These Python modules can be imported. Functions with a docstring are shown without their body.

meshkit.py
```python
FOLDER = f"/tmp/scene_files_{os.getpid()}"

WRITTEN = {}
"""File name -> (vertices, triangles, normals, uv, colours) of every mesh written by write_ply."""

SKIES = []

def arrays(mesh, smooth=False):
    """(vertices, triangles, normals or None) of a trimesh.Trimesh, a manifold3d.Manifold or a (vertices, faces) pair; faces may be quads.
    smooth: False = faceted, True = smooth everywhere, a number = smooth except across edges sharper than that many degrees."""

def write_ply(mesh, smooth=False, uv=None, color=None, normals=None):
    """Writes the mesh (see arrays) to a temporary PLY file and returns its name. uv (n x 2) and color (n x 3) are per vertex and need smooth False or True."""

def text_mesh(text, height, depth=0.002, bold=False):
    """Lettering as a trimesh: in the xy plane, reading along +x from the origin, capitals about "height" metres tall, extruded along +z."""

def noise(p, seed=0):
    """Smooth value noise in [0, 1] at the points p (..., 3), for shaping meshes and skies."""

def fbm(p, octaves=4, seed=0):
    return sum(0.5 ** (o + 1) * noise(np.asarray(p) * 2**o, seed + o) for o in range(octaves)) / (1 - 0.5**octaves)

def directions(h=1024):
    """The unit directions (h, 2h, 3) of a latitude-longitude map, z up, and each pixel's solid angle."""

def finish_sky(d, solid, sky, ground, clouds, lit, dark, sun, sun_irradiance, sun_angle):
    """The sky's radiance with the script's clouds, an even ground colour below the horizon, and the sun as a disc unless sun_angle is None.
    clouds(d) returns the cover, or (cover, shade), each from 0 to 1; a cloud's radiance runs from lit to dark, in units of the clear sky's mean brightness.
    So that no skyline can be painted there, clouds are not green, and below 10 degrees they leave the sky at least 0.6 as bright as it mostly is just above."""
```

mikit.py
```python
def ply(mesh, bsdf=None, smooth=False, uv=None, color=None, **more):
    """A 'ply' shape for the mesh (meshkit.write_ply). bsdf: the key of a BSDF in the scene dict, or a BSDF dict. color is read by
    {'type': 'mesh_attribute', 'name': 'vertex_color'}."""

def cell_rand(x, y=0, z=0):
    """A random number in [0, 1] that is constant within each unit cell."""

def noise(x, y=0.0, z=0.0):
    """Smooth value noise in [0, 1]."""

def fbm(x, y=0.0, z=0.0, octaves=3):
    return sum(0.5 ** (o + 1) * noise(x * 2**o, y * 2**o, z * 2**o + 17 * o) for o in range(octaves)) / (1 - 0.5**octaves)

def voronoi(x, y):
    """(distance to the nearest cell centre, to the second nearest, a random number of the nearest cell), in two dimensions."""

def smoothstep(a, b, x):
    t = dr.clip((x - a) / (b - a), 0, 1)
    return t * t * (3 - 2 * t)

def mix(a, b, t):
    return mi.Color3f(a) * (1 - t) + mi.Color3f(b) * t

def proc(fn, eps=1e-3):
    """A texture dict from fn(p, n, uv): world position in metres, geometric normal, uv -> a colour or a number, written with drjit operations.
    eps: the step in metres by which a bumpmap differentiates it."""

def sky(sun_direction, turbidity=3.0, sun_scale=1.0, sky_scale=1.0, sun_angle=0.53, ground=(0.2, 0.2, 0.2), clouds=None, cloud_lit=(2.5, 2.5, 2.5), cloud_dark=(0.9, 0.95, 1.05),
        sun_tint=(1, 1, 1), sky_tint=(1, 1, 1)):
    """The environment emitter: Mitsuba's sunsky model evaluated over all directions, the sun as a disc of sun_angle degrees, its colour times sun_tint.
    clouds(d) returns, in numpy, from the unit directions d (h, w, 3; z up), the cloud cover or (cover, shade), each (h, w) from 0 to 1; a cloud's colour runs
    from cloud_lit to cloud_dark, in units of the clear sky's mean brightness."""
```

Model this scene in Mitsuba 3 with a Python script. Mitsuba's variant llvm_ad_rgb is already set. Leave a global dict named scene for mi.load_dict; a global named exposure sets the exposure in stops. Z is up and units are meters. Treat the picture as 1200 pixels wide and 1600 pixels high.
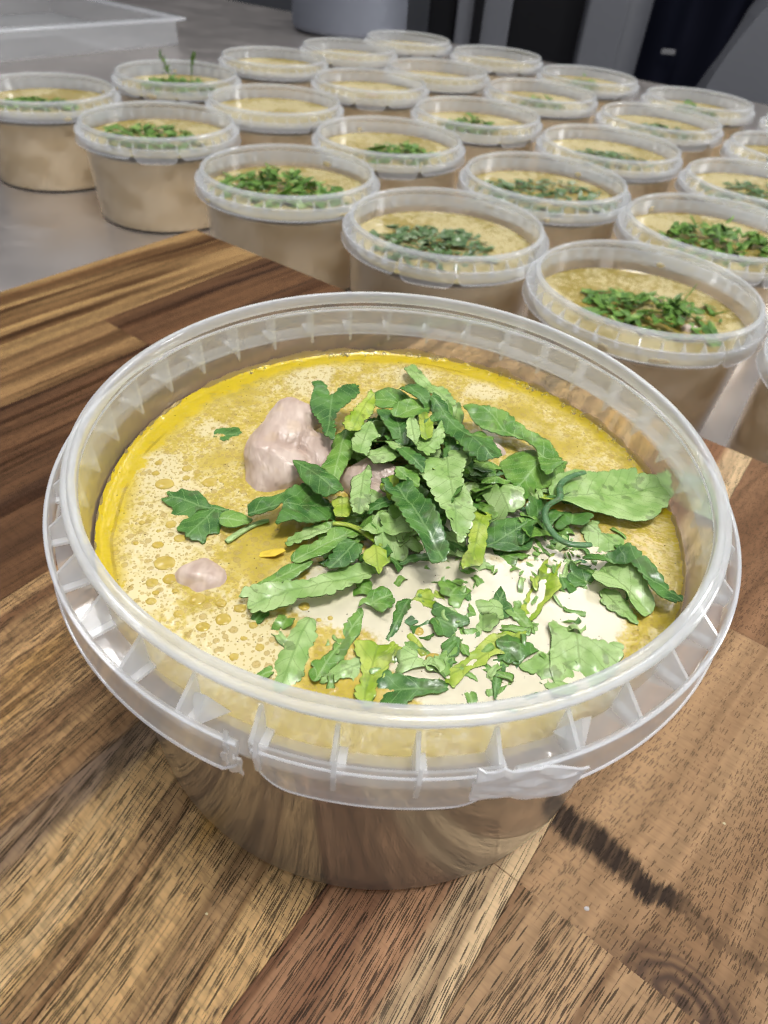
import math
import numpy as np, trimesh, mitsuba as mi, drjit as dr, mikit, meshkit
from mikit import ply, proc, noise, fbm, voronoi, cell_rand, smoothstep, mix
from scipy.spatial import Delaunay
from shapely.geometry import Polygon, Point
from shapely import contains_xy, prepare, distance, points as sh_points

T = mi.ScalarTransform4f
scene, labels = {}, {}
ZR = 0.1517            # height of the near tub's rim above the table
ZB = ZR - 0.0820       # top of the cutting board
# ---------------------------------------------------------------- camera
PITCH, ROLL, FPX = 0.7545, 0.0943, 1009.07
EYE = np.array([0, 0, ZR + 0.0794])
_c, _s = math.cos(PITCH), math.sin(PITCH)
FWD, UP0, RT0 = np.array([0, _c, -_s]), np.array([0, _s, _c]), np.array([1.0, 0, 0])
UP = math.cos(ROLL) * UP0 - math.sin(ROLL) * RT0
scene['camera'] = {'type': 'thinlens', 'fov': math.degrees(2 * math.atan(600 / FPX)), 'fov_axis': 'x',
    'aperture_radius': 0.00042, 'focus_distance': 0.128, 'near_clip': 0.01, 'far_clip': 30.0,
    'to_world': T().look_at(origin=EYE.tolist(), target=(EYE + FWD).tolist(), up=UP.tolist())}
# ---------------------------------------------------------------- light: the kitchen's ceiling panels, an added side panel and the pale room
exposure = 0.30
def lamp(key, x, y, z, sx, sy, rad, rz=0.0, col=(1.0, 0.985, 0.96)):
    scene[key] = {'type': 'rectangle', 'to_world': T().translate([x, y, z]).rotate([0, 0, 1], rz).rotate([1, 0, 0], 180).scale([sx / 2, sy / 2, 1]),
        'emitter': {'type': 'area', 'radiance': {'type': 'rgb', 'value': [rad * k for k in col]}},
        'bsdf': {'type': 'diffuse', 'reflectance': {'type': 'rgb', 'value': 0.8}}}
    labels[key] = {'label': {'ceiling_lamp': 'white ceiling light panel right above the cutting board', 'ceiling_lamp_001': 'white ceiling light panel above the far tubs',
        'ceiling_lamp_002': 'white ceiling light panel above the left end of the table'}[key], 'category': 'ceiling lamp'}
lamp('ceiling_lamp', 0.30, 0.0, 1.75, 0.50, 0.26, 46.0, 20)
lamp('ceiling_lamp_001', 0.55, 1.75, 1.9, 0.9, 0.22, 14.0, -33)
lamp('ceiling_lamp_002', -1.0, 1.1, 1.9, 0.6, 0.3, 9.0, 57)
scene['added_side_light'] = {'type': 'rectangle', 'to_world': T().translate([2.3, 0.55, 0.55]).rotate([0, 1, 0], -90).scale([0.3, 0.22, 1]), 'emitter': {'type': 'area', 'radiance': {'type': 'rgb', 'value': [15.0, 15.0, 14.8]}}, 'bsdf': {'type': 'diffuse', 'reflectance': {'type': 'rgb', 'value': 0.8}}}  # unseen panel, added to give side light and glints on the skirts
labels['added_side_light'] = {'label': 'unseen white light panel added right of the table for side light', 'category': 'added light panel'}
scene['room_light'] = {'type': 'constant', 'radiance': {'type': 'rgb', 'value': [0.34, 0.345, 0.362]}}

# ---------------------------------------------------------------- helpers
def rgb(*v): return {'type': 'rgb', 'value': list(v)}
def bsdf(key, d): scene[key] = d; return key
def put(key, mesh, mat, smooth=35, **kw):
    scene[key] = ply(mesh, mat, smooth=smooth, **kw); return key
def tag(key, label, cat=None, group=None, kind=None):
    labels[key] = {k: v for k, v in dict(label=label, category=cat, group=group, kind=kind).items() if v}
used = {}
def numbered(name):
    n = used.get(name, 0); used[name] = n + 1
    return name if n == 0 else '%s_%03d' % (name, n)
def mesh(v, f): return trimesh.Trimesh(np.asarray(v, float), np.asarray(f), process=False)
def revolve(profile, n=128, a0=None, a1=None):
    """closed profile [(r, z)...] swept round z; an open sector gets end caps"""
    p = np.array(profile, float); m = len(p)
    full = a0 is None
    ang = np.linspace(0, 2 * np.pi, n, endpoint=False) if full else np.radians(np.linspace(a0, a1, n))
    v = np.stack([p[None, :, 0] * np.cos(ang)[:, None], p[None, :, 0] * np.sin(ang)[:, None], np.broadcast_to(p[:, 1], (n, m))], -1).reshape(-1, 3)
    f = []
    for i in range(n if full else n - 1):
        a, b = i * m, ((i + 1) % n) * m
        for j in range(m):
            k = (j + 1) % m
            f += [[a + j, b + j, b + k], [a + j, b + k, a + k]]
    if not full:
        from mapbox_earcut import triangulate_float64
        t = triangulate_float64(p, np.array([m], np.uint32)).reshape(-1, 3)
        f += t[:, ::-1].tolist(); f += (t + (n - 1) * m).tolist()
    t = mesh(v, f); trimesh.repair.fix_normals(t); return t
def box(cx, cy, cz, sx, sy, sz, rz=0.0, bev=0.0):
    if bev > 0:
        import manifold3d as m3
        h = [m3.Manifold.sphere(bev, 12).translate([a * (sx / 2 - bev), b * (sy / 2 - bev), c * (sz / 2 - bev)]) for a in (-1, 1) for b in (-1, 1) for c in (-1, 1)]
        q = m3.Manifold.batch_hull(h).to_mesh(); t = mesh(q.vert_properties[:, :3], q.tri_verts)
    else: t = trimesh.creation.box([sx, sy, sz])
    t.apply_transform(trimesh.transformations.rotation_matrix(rz, [0, 0, 1])); t.apply_translation([cx, cy, cz]); return t
cat = trimesh.util.concatenate
GA = math.radians(56.5)                        # direction of the board's grain
GU, GV = np.array([math.cos(GA), math.sin(GA)]), np.array([math.sin(GA), -math.cos(GA)])
CX, CY = 0.0021, 0.1104                        # centre of the near tub

# ---------------------------------------------------------------- materials
def plastic(key, w, col=(0.88, 0.90, 0.92), rough=0.25, dt=1.0, ior=1.5):
    bsdf(key, {'type': 'blendbsdf', 'weight': w, 'clear': {'type': 'thindielectric', 'int_ior': ior},
        'milk': {'type': 'principledthin', 'base_color': rgb(*col), 'roughness': rough, 'diff_trans': dt, 'eta': 1.5}})
plastic('plastic_wall', 0.055, ior=1.19)
plastic('plastic_collar', 0.10, ior=1.35)
plastic('plastic_shelf', 0.13, (0.92, 0.95, 0.99), 0.2, 0.8)
plastic('plastic_skirt', 0.22, (0.92, 0.95, 0.99), 0.25, 0.8)
plastic('plastic_rib', 0.38, (0.93, 0.95, 0.98), 0.25, 0.7)
plastic('plastic_rim', 0.36, (0.92, 0.95, 0.99), 0.2, 0.6)
plastic('plastic_lip', 0.5, (0.94, 0.96, 1.0), 0.2, 0.6)  # whiter, to stand for light caught on the skirt edges
plastic('plastic_tray', 0.2)

def wood_frame(p):
    u = p.x * float(GU[0] / 1.0222) + p.y * float(GU[1] / 1.0222); v = p.x * float(GV[0] / 1.0222) + p.y * float(GV[1] / 1.0222)
    return u, v
BS = 1.0222          # board frame scale
SEAMS = [-0.3405, -0.2795, -0.217, -0.1555, -0.093, -0.030, 0.0035, 0.066, 0.128, 0.19]
BUTTS = {1: [0.02], 2: [0.158, -0.06], 3: [0.11], 4: [-0.03], 5: [0.20], 6: [0.0635], 7: [0.17]}
def grain_dirs(u, v):
    # the grain of each stave runs a little askew and wanders
    sk = dr.select(v > 0.0035, -0.16, dr.select(v > -0.030, 0.02, dr.select(v > -0.093, 0.17, dr.select(v > -0.1555, 0.05, -0.03))))
    w = v + sk * u + 0.006 * (fbm(u * 14, v * 20, 3.0, octaves=2) - 0.5)
    return w
def pores(u, w, su, sw, seed, dens):
    row = dr.floor(w / sw); fr = w / sw - row
    uu = u / su + cell_rand(row, seed, 5) * 7.3
    cell = dr.floor(uu); fu = uu - cell
    r = cell_rand(cell, row, seed)
    ln = 0.25 + 0.7 * cell_rand(cell, row, seed + 1)
    c = 0.3 + 0.4 * cell_rand(row, cell, seed + 2)
    d = dr.sqrt(dr.square((fu - 0.5) / (0.5 * ln)) + dr.square((fr - c) / 0.30))
    return dr.select(r < dens, 1 - smoothstep(0.75, 1.0, d), 0.0)
def wood_color(p, n, uv):
    u, v = wood_frame(p)
    w = grain_dirs(u, v)
    st = sum([dr.select(v > s, 1.0, 0.0) for s in SEAMS])       # which stave
    seg = dr.select((v > 0.0035) & (u < 0.0635), 3.0, 0.0) + dr.select((v > -0.2795) & (v < -0.217) & (u > 0.158), 5.0, 0.0) + dr.select((v < -0.2795) & (u < 0.02), 2.0, 0.0)
    k = st * 7.1 + seg * 3.3
    C = mi.Color3f
    band = fbm(u * 3.0 + k, w * 75, k, octaves=3)
    mid = fbm(u * 6.0 + k, w * 190, k + 2, octaves=3)
    fine = fbm(u * 14 + k, w * 480, k + 3, octaves=2)
    blot = fbm(u * 16, w * 55, k + 9, octaves=3)
    far_left, mid_left = (v < -0.2795), (v > -0.2795) & (v < -0.1555)
    left4, left5 = (v > -0.1555) & (v < -0.093), (v > -0.093) & (v < -0.030)
    redst, right = (v > -0.030) & (v < 0.0035), v > 0.0035
    front = right & (u < 0.0635)
    def two(a, b, t, lo, hi): return dr.lerp(C(*a), C(*b), smoothstep(lo, hi, t))
    bm = band * 0.6 + mid * 0.4
    col = two((0.115, 0.056, 0.022), (0.340, 0.205, 0.085), bm * 0.75 + blot * 0.25, 0.36, 0.60)
    col = dr.select(mid_left, two((0.040, 0.019, 0.012), (0.150, 0.074, 0.034), bm, 0.32, 0.66), col)
    lightp = (v > -0.2795) & (v < -0.245 + 0.012 * (blot - 0.5)) & (u < 0.158)
    col = dr.select(lightp, two((0.10, 0.048, 0.020), (0.30, 0.175, 0.075), bm, 0.32, 0.58), col)
    c4 = two((0.125, 0.055, 0.028), (0.420, 0.255, 0.120), bm, 0.33, 0.57)
    c4 = dr.lerp(c4, C(0.47, 0.265, 0.090), smoothstep(0.56, 0.7, blot) * 0.6)
    col = dr.select(left4, c4, col)
    c5 = two((0.195, 0.115, 0.060), (0.490, 0.310, 0.140), bm, 0.30, 0.52)
    c5 = dr.lerp(c5, C(0.45, 0.245, 0.055), smoothstep(0.53, 0.66, blot) * 0.8 * smoothstep(-0.085, -0.06, v))
    c5 = dr.lerp(c5, C(0.56, 0.39, 0.205), smoothstep(0.55, 0.68, mid) * 0.6)
    c5 = dr.lerp(c5, C(0.140, 0.070, 0.042), smoothstep(0.57, 0.68, fbm(u * 4 + 3, w * 95, 30.0, octaves=3)) * 0.4)
    col = dr.select(left5, c5, col)
    cr = two((0.180, 0.085, 0.045), (0.385, 0.210, 0.112), bm, 0.30, 0.66)
    cr = dr.lerp(cr, C(0.56, 0.40, 0.23), smoothstep(-0.0085, -0.0045, v + 0.0022 * (mid - 0.5)))
    col = dr.select(redst, cr, col)
    rt = two((0.225, 0.128, 0.066), (0.395, 0.245, 0.132), bm * 0.5 + blot * 0.5, 0.30, 0.64)
    rt = dr.select(front, two((0.200, 0.112, 0.058), (0.420, 0.265, 0.142), bm, 0.33, 0.60), rt)
    col = dr.select(right, rt, col)
    col = dr.select(right & (u > 0.17), col * C(0.66, 0.58, 0.57), col)
    # fine streaks, dark threads and cross fleck
    col = col * (0.66 + 0.68 * fine)
    strk = smoothstep(0.54, 0.72, fbm(u * 7 + k, w * 260, k + 11, octaves=3))
    col = dr.lerp(col, col * C(0.30, 0.22, 0.20), strk * dr.select(right & (u > 0.0635), 0.25, 0.75))
    fleck = fbm(u * 2100, w * 330, 7.0, octaves=2)
    fl_on = dr.select(left5 | left4, 0.22, 0.10) * 1.0
    col = col * (1 - fl_on * smoothstep(0.5, 0.75, fleck)) * (1 + 0.35 * fl_on * smoothstep(0.5, 0.3, fleck))
    # grey-brown streak beside the seam at the lower left
    sd = dr.abs(v + 0.0885 - 0.004 * (noise(u * 30, 3.0, 1.0) - 0.5))
    gs = (1 - smoothstep(0.0028, 0.0060, sd)) * dr.clip(0.75 + 1.0 * (blot - 0.5), 0, 1)
    col = dr.lerp(col, two((0.050, 0.033, 0.028), (0.17, 0.12, 0.095), fbm(u * 120, w * 500, 3.0, octaves=3), 0.35, 0.7), gs)
    # dark brown smear and the small knot on the right stave
    jag = 0.16 * (cell_rand(dr.floor(v / 0.00045), 3, 3) - 0.5) + 0.5 * (fbm(v * 110, 3.0, 2.0, octaves=2) - 0.5)
    a = dr.abs(u - 0.0818 - 0.010 * jag + 0.0004)
    wdt = 0.0047 - 0.085 * dr.abs(v - 0.010)
    sm = (1 - smoothstep(0.55, 1.25, a / dr.maximum(wdt, 0.0016))) * dr.select(v > 0.0036, 1.0, 0.0) * (1 - 0.55 * smoothstep(0.031, 0.038, v)) * (1 - smoothstep(0.052, 0.062, v))
    sm = sm * dr.clip(0.9 + 0.5 * (fbm(u * 90, v * 1500, 4.0, octaves=2) - 0.4), 0, 1)
    col = dr.lerp(col, C(0.012, 0.008, 0.008), dr.clip(sm, 0, 1) * 0.93)
    du, dv = (u - 0.0650) / 0.0105, (v - 0.0405) / 0.017
    kn = dr.sqrt(dr.square(du) + dr.square(dv))
    ring = 0.5 + 0.5 * dr.cos(kn * 30 + 9 * fbm(u * 120, v * 120, 1.0, octaves=3))
    col = dr.lerp(col, C(0.060, 0.036, 0.028), (1 - smoothstep(0.35, 1.15, kn)) * (0.40 + 0.5 * ring) * dr.select(u > 0.0635, 1.0, 0.0))
    # open pores: long dashes in clusters on the left, short ones on the right
    cl = fbm(u * 22, w * 85, k + 5, octaves=3)
    dens_ = dr.clip(0.20 + 2.4 * (cl - 0.40), 0.03, 0.95)
    rp = dr.select(right & (u > 0.0635), 1.0, 0.0)
    pr = dr.maximum(pores(u, w, 0.0125, 0.00046, 3, dens_ * 0.9), pores(u, w, 0.0068, 0.00066, 19, dens_ * 0.7)) * (1 - rp)
    pr = dr.maximum(pr, pores(u, w, 0.020, 0.00032, 57, 0.25 + 0.55 * dens_) * 0.8 * (1 - rp))
    pr = dr.maximum(pr, dr.maximum(pores(u, w, 0.0042, 0.00046, 41, 0.16 + dens_ * 0.55), pores(u, w, 0.0021, 0.00036, 43, 0.12 + dens_ * 0.4) * 0.8) * rp * 0.85)
    pr = pr * dr.select(v < -0.156, 0.45, 1.0)
    return dr.lerp(col, C(0.012, 0.007, 0.005), dr.clip(pr, 0, 1) * dr.select(rp > 0.5, 0.72, 0.82))
def wood_bump(p, n, uv):
    u, v = wood_frame(p); w = grain_dirs(u, v)
    return 0.6 * fbm(u * 60, w * 900, 1.0, octaves=2) - 0.8 * pores(u, w, 0.0062, 0.00070, 19, 0.4)
bsdf('acacia_wood', {'type': 'bumpmap', 'arbitrary': proc(wood_bump, 2e-4), 'scale': 0.00009,
    'bsdf': {'type': 'principled', 'base_color': proc(wood_color), 'roughness': 0.5, 'specular': 0.08}})
bsdf('wood_gap', {'type': 'diffuse', 'reflectance': rgb(0.012, 0.008, 0.006)})

# soup colours: regions of oil, cream, foam and broth on this one surface (mm from the tub's centre)
CREAM = [(-50, -3.6, 10.5), (-45.4, -22.8, 10), (-29, -41.6, 10), (-20, -46, 6.7), (-58, 4.4, 6), (-24, 50.7, 6), (-26.7, 43.4, 8), (-47, 19, 4.7), (23.6, 48.9, 7), (1.5, 53.5, 8), (-45.4, -34.6, 5.9)]
WHITE = [(-8.4, -26.8, 8.9), (4.6, -33.3, 9.9), (12, -38.4, 10.8), (22, -31.2, 11.4), (33, -23.4, 10.7), (41.7, -25.7, 7.9), (23.4, -45.3, 9.3), (5.4, -16.2, 10.9), (21, -2.2, 10.3), (36, -6.1, 8.8), (14.7, -22.2, 10.6), (-5, -34.4, 4.9), (22.4, 24.5, 6.7), (-17, -33, 6.5), (47, -17, 7.5), (9, -6, 11), (31, -40, 8.5), (12, -49, 8), (40, -34, 7)]
AMBER = [(-24.8, -14.5, 8.1), (-27.2, -22.3, 7.7), (-44, 36, 11), (-42.5, 6.8, 7), (30.3, 40.3, 10), (42.3, 24.9, 10), (-10.5, -49, 5.5), (-3.6, -50.8, 6.6), (51.9, -26.1, 6.6), (48.8, -34.2, 5), (-31.6, 13.5, 8)]
def blobs(x, y, L, soft=1.0):
    s = mi.Float(0)
    for a, b, r in L: s = s + dr.exp(-(dr.square(x - a) + dr.square(y - b)) / (r * r * 0.8 * soft))
    return dr.clip(s, 0, 1.6)
OIL, TAN, CREAMC, WHITEC, AMB = (0.58, 0.43, 0.006), (0.58, 0.45, 0.105), (0.70, 0.605, 0.335), (0.70, 0.645, 0.475), (0.47, 0.355, 0.045)
def soup_color(p, n, uv):
    x, y = (p.x - CX) * 1000, (p.y - CY) * 1000
    wx, wy = x + 5 * (fbm(x * 0.11, y * 0.11, 2.0, octaves=3) - 0.5), y + 5 * (fbm(x * 0.11, y * 0.11, 8.0, octaves=3) - 0.5)
    f1 = fbm(x * 0.35, y * 0.35, 1.0, octaves=4)
    f2 = fbm(x * 1.5, y * 1.5, 5.0, octaves=3)
    col = mix(AMB, TAN, smoothstep(0.22, 0.56, f1 * 0.55 + f2 * 0.45))
    col = dr.lerp(col, mi.Color3f(*CREAMC), smoothstep(0.46, 0.72, f1 * 0.5 + f2 * 0.5) * 0.85)
    cr = blobs(wx, wy, CREAM)
    col = dr.lerp(col, mi.Color3f(*CREAMC), smoothstep(0.25, 0.8, cr + 0.5 * (f2 - 0.5) + 0.6 * (f1 - 0.5)))
    am = blobs(wx, wy, AMBER)
    col = dr.lerp(col, mi.Color3f(*AMB) * (0.9 + 0.3 * f1), smoothstep(0.5, 1.1, am + 0.8 * (f2 - 0.5)) * 0.9)
    # oil droplets of several sizes held in the foam
    for sc, amount, seed in ((0.34, 0.45, 3), (0.7, 0.55, 11), (1.3, 0.55, 23)):
        d1, d2, r = voronoi(x * sc + seed, y * sc - seed)
        hit = (1 - smoothstep(0.75, 1.0, d1 / (0.18 + 0.30 * r))) * dr.select(r < amount, 1.0, 0.0)
        rim = smoothstep(0.55, 0.9, d1 / (0.18 + 0.30 * r)) * hit
        col = dr.lerp(col, mi.Color3f(0.48, 0.345, 0.095) * (1 - 0.25 * rim), hit * 0.72 * smoothstep(0.0, 0.5, cr + 0.35))
    # thin amber film and the clear yellow ring of oil along the wall
    rr = dr.sqrt(dr.square(x) + dr.square(y)); an = dr.atan2(y, x)
    lf = smoothstep(-0.35, 0.25, dr.cos(an - 2.65)) 
    ringw = 1.6 + 5.0 * lf + 2.6 * smoothstep(0.6, 1.0, dr.cos(an - 0.45)) + 2.5 * (fbm(x * 0.14, y * 0.14, 6.0, octaves=2) - 0.5) - 4.5 * smoothstep(0.5, 0.95, dr.cos(an + 1.95))
    yl = smoothstep(-0.6, 3.2, rr - (63.9 - ringw) + 5.5 * (f1 - 0.5) + 3.0 * (f2 - 0.5))
    col = dr.lerp(col, mi.Color3f(*OIL), yl * 0.92)
    edge = 1 - smoothstep(0.15, 0.5, dr.abs(rr - (63.4 - ringw * 0.52)))
    col = dr.lerp(col, mi.Color3f(0.30, 0.19, 0.01), edge * 0.5 * lf * smoothstep(0.4, 0.55, fbm(x * 0.1, y * 0.1, 12.0, octaves=2)))
    wh = blobs(wx, wy, WHITE)
    col = dr.lerp(col, mi.Color3f(*WHITEC) * (0.95 + 0.1 * f1), smoothstep(0.36, 0.82, wh + 0.45 * (f2 - 0.5) + 0.55 * (f1 - 0.5)) * (1 - yl))
    # fine pale threads near the right wall
    th_ = smoothstep(0.52, 0.7, fbm(x * 0.9 + 3 * f1, y * 2.6 + x * 0.8, 4.0, octaves=3)) * dr.exp(-(dr.square(x - 55) + dr.square(y + 7)) / 120)
    col = dr.lerp(col, mi.Color3f(0.70, 0.55, 0.27), dr.clip(th_, 0, 1))
    # chilli and pepper specks
    d1, d2, r = voronoi(x * 0.33 + 40, y * 0.33)
    sp = (1 - smoothstep(0.03, 0.06, d1)) * dr.select(r < 0.3, 1.0, 0.0)
    col = dr.lerp(col, mi.Color3f(0.10, 0.05, 0.012), sp * 0.85)
    return col
def soup_bump(p, n, uv):
    x, y = p.x * 1000, p.y * 1000
    b = mi.Float(0)
    for sc, amount, seed in ((0.34, 0.40, 3), (0.8, 0.46, 11), (1.7, 0.44, 23)):
        d1, d2, r = voronoi((x - CX * 1000) * sc + seed, (y - CY * 1000) * sc - seed)
        b = b + 0.5 / sc * dr.maximum(0, 1 - dr.square(d1 / (0.18 + 0.30 * r))) * dr.select(r < amount, 1.0, 0.0)
    X_, Y_ = x - CX * 1000, y - CY * 1000
    b = b * (1 - smoothstep(0.4, 0.75, blobs(X_, Y_, WHITE)))
    wq = 1 - 0.85 * smoothstep(0.3, 0.7, blobs(X_, Y_, WHITE))
    return 0.22 * b + wq * 0.35 * fbm(x * 0.5, y * 0.5, 1.0, octaves=3)
bsdf('soup_top', {'type': 'bumpmap', 'arbitrary': proc(soup_bump, 1e-4), 'scale': 0.0006,
    'bsdf': {'type': 'principled', 'base_color': proc(soup_color), 'roughness': 0.2, 'specular': 0.42, 'clearcoat': 0.12, 'clearcoat_gloss': 0.985}})
def far_soup_color(p, n, uv):
    x, y = p.x * 1000, p.y * 1000
    f1 = fbm(x * 0.035, y * 0.035, 3.0, octaves=4); f2 = fbm(x * 0.4, y * 0.4, 5.0, octaves=3)
    col = mix((0.31, 0.235, 0.050), (0.53, 0.450, 0.225), smoothstep(0.38, 0.60, f1 * 0.55 + f2 * 0.45))
    d1, d2, r = voronoi(x * 0.5, y * 0.5)
    return dr.lerp(col, mi.Color3f(0.36, 0.22, 0.05), (1 - smoothstep(0.2, 0.35, d1)) * dr.select(r < 0.35, 0.5, 0.0))
bsdf('soup_top_far', {'type': 'principled', 'base_color': proc(far_soup_color), 'roughness': 0.18, 'specular': 0.5})
def body_color(p, n, uv):
    x, y, z = p.x * 1000, p.y * 1000, p.z * 1000
    f = fbm(x * 0.05, y * 0.05, z * 0.07, octaves=3)
    return mix((0.58, 0.44, 0.25), (0.74, 0.60, 0.40), smoothstep(0.3, 0.62, f))
bsdf('soup_body', {'type': 'principled', 'base_color': proc(body_color), 'roughness': 0.5, 'specular': 0.3})
bsdf('soup_body_shaded', {'type': 'principled', 'base_color': proc(lambda p, n, uv: mix((0.100, 0.064, 0.028), (0.145, 0.098, 0.045), fbm(p.x * 50, p.y * 50, p.z * 70, octaves=3))), 'roughness': 0.5, 'specular': 0.3})  # darker copy of the soup body: shade on the near tub put into colour
bsdf('soup_film', {'type': 'blendbsdf', 'weight': 0.5, 'clear': {'type': 'thindielectric', 'int_ior': 1.3}, 'film': {'type': 'principledthin', 'base_color': rgb(0.62, 0.50, 0.25), 'roughness': 0.3, 'diff_trans': 0.9, 'eta': 1.4}})
bsdf('soup_splash', {'type': 'principled', 'base_color': rgb(0.60, 0.52, 0.34), 'roughness': 0.35})
bsdf('oil', {'type': 'principled', 'base_color': proc(lambda p, n, uv: mix((0.48, 0.345, 0.055), (0.56, 0.43, 0.115), noise(p.x * 900, p.y * 900, 2.0))), 'roughness': 0.12, 'specular': 0.45})

# leaves: uv are millimetres along and across each leaf
TONE = {'dark': ((0.032, 0.118, 0.016), (0.085, 0.215, 0.036), (0.21, 0.36, 0.12)), 'mid': ((0.085, 0.225, 0.024), (0.180, 0.340, 0.058), (0.32, 0.47, 0.18)),
    'pale': ((0.230, 0.395, 0.098), (0.390, 0.540, 0.215), (0.15, 0.28, 0.055)), 'yellow': ((0.240, 0.370, 0.020), (0.41, 0.50, 0.075), (0.16, 0.27, 0.018)), 'blue': ((0.045, 0.140, 0.045), (0.105, 0.230, 0.090), (0.18, 0.32, 0.16))}
def leaf_color(name):
    a, b, ve = TONE[name]
    def fn(p, n, uv):
        s, t = uv.x, uv.y
        m = fbm(p.x * 260, p.y * 260, p.z * 260, octaves=3)
        c = mix(a, b, smoothstep(0.28, 0.72, m + 0.35 * (noise(s * 0.45 + 3, t * 0.6, 2.0) - 0.5)))
        q = (s + dr.abs(t) * 0.9 + 1.2 * (noise(s * 0.5, t * 0.5, 7.0) - 0.5)) / 3.1
        side = dr.abs(q - dr.floor(q) - 0.5) * 3.1
        mid = dr.abs(t + 0.5 * (noise(s * 0.25, 1.0, 3.0) - 0.5))
        v = dr.maximum(1 - smoothstep(0.05, 0.17, side), 1 - smoothstep(0.10, 0.28, mid))
        d1, d2, r = voronoi(s * 1.1, t * 1.1)
        v = dr.maximum(v * 0.55, (1 - smoothstep(0.02, 0.09, d2 - d1)) * 0.22)
        c = dr.lerp(c, mi.Color3f(*ve), v)
        br = smoothstep(0.60, 0.72, fbm(p.x * 420 + 9, p.y * 420, p.z * 300, octaves=3))
        return dr.lerp(c, mi.Color3f(0.055, 0.080, 0.018), br * 0.45)
    return fn
def leaf_bump(p, n, uv):
    s, t = uv.x, uv.y
    q = (s + dr.abs(t) * 0.9) / 3.1
    side = dr.abs(q - dr.floor(q) - 0.5) * 2
    return smoothstep(0.0, 0.5, side) * 0.5 + fbm(s * 0.9, t * 0.9, 3.0, octaves=2)
for k in TONE:
    bsdf('leaf_' + k, {'type': 'bumpmap', 'arbitrary': proc(leaf_bump, 2e-2), 'scale': 0.0006,
        'bsdf': {'type': 'principled', 'base_color': proc(leaf_color(k)), 'roughness': 0.36, 'specular': 0.4, 'clearcoat': 0.35, 'clearcoat_gloss': 0.98}})
bsdf('leaf_edge', {'type': 'principled', 'base_color': rgb(0.075, 0.13, 0.022), 'roughness': 0.4})
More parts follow.
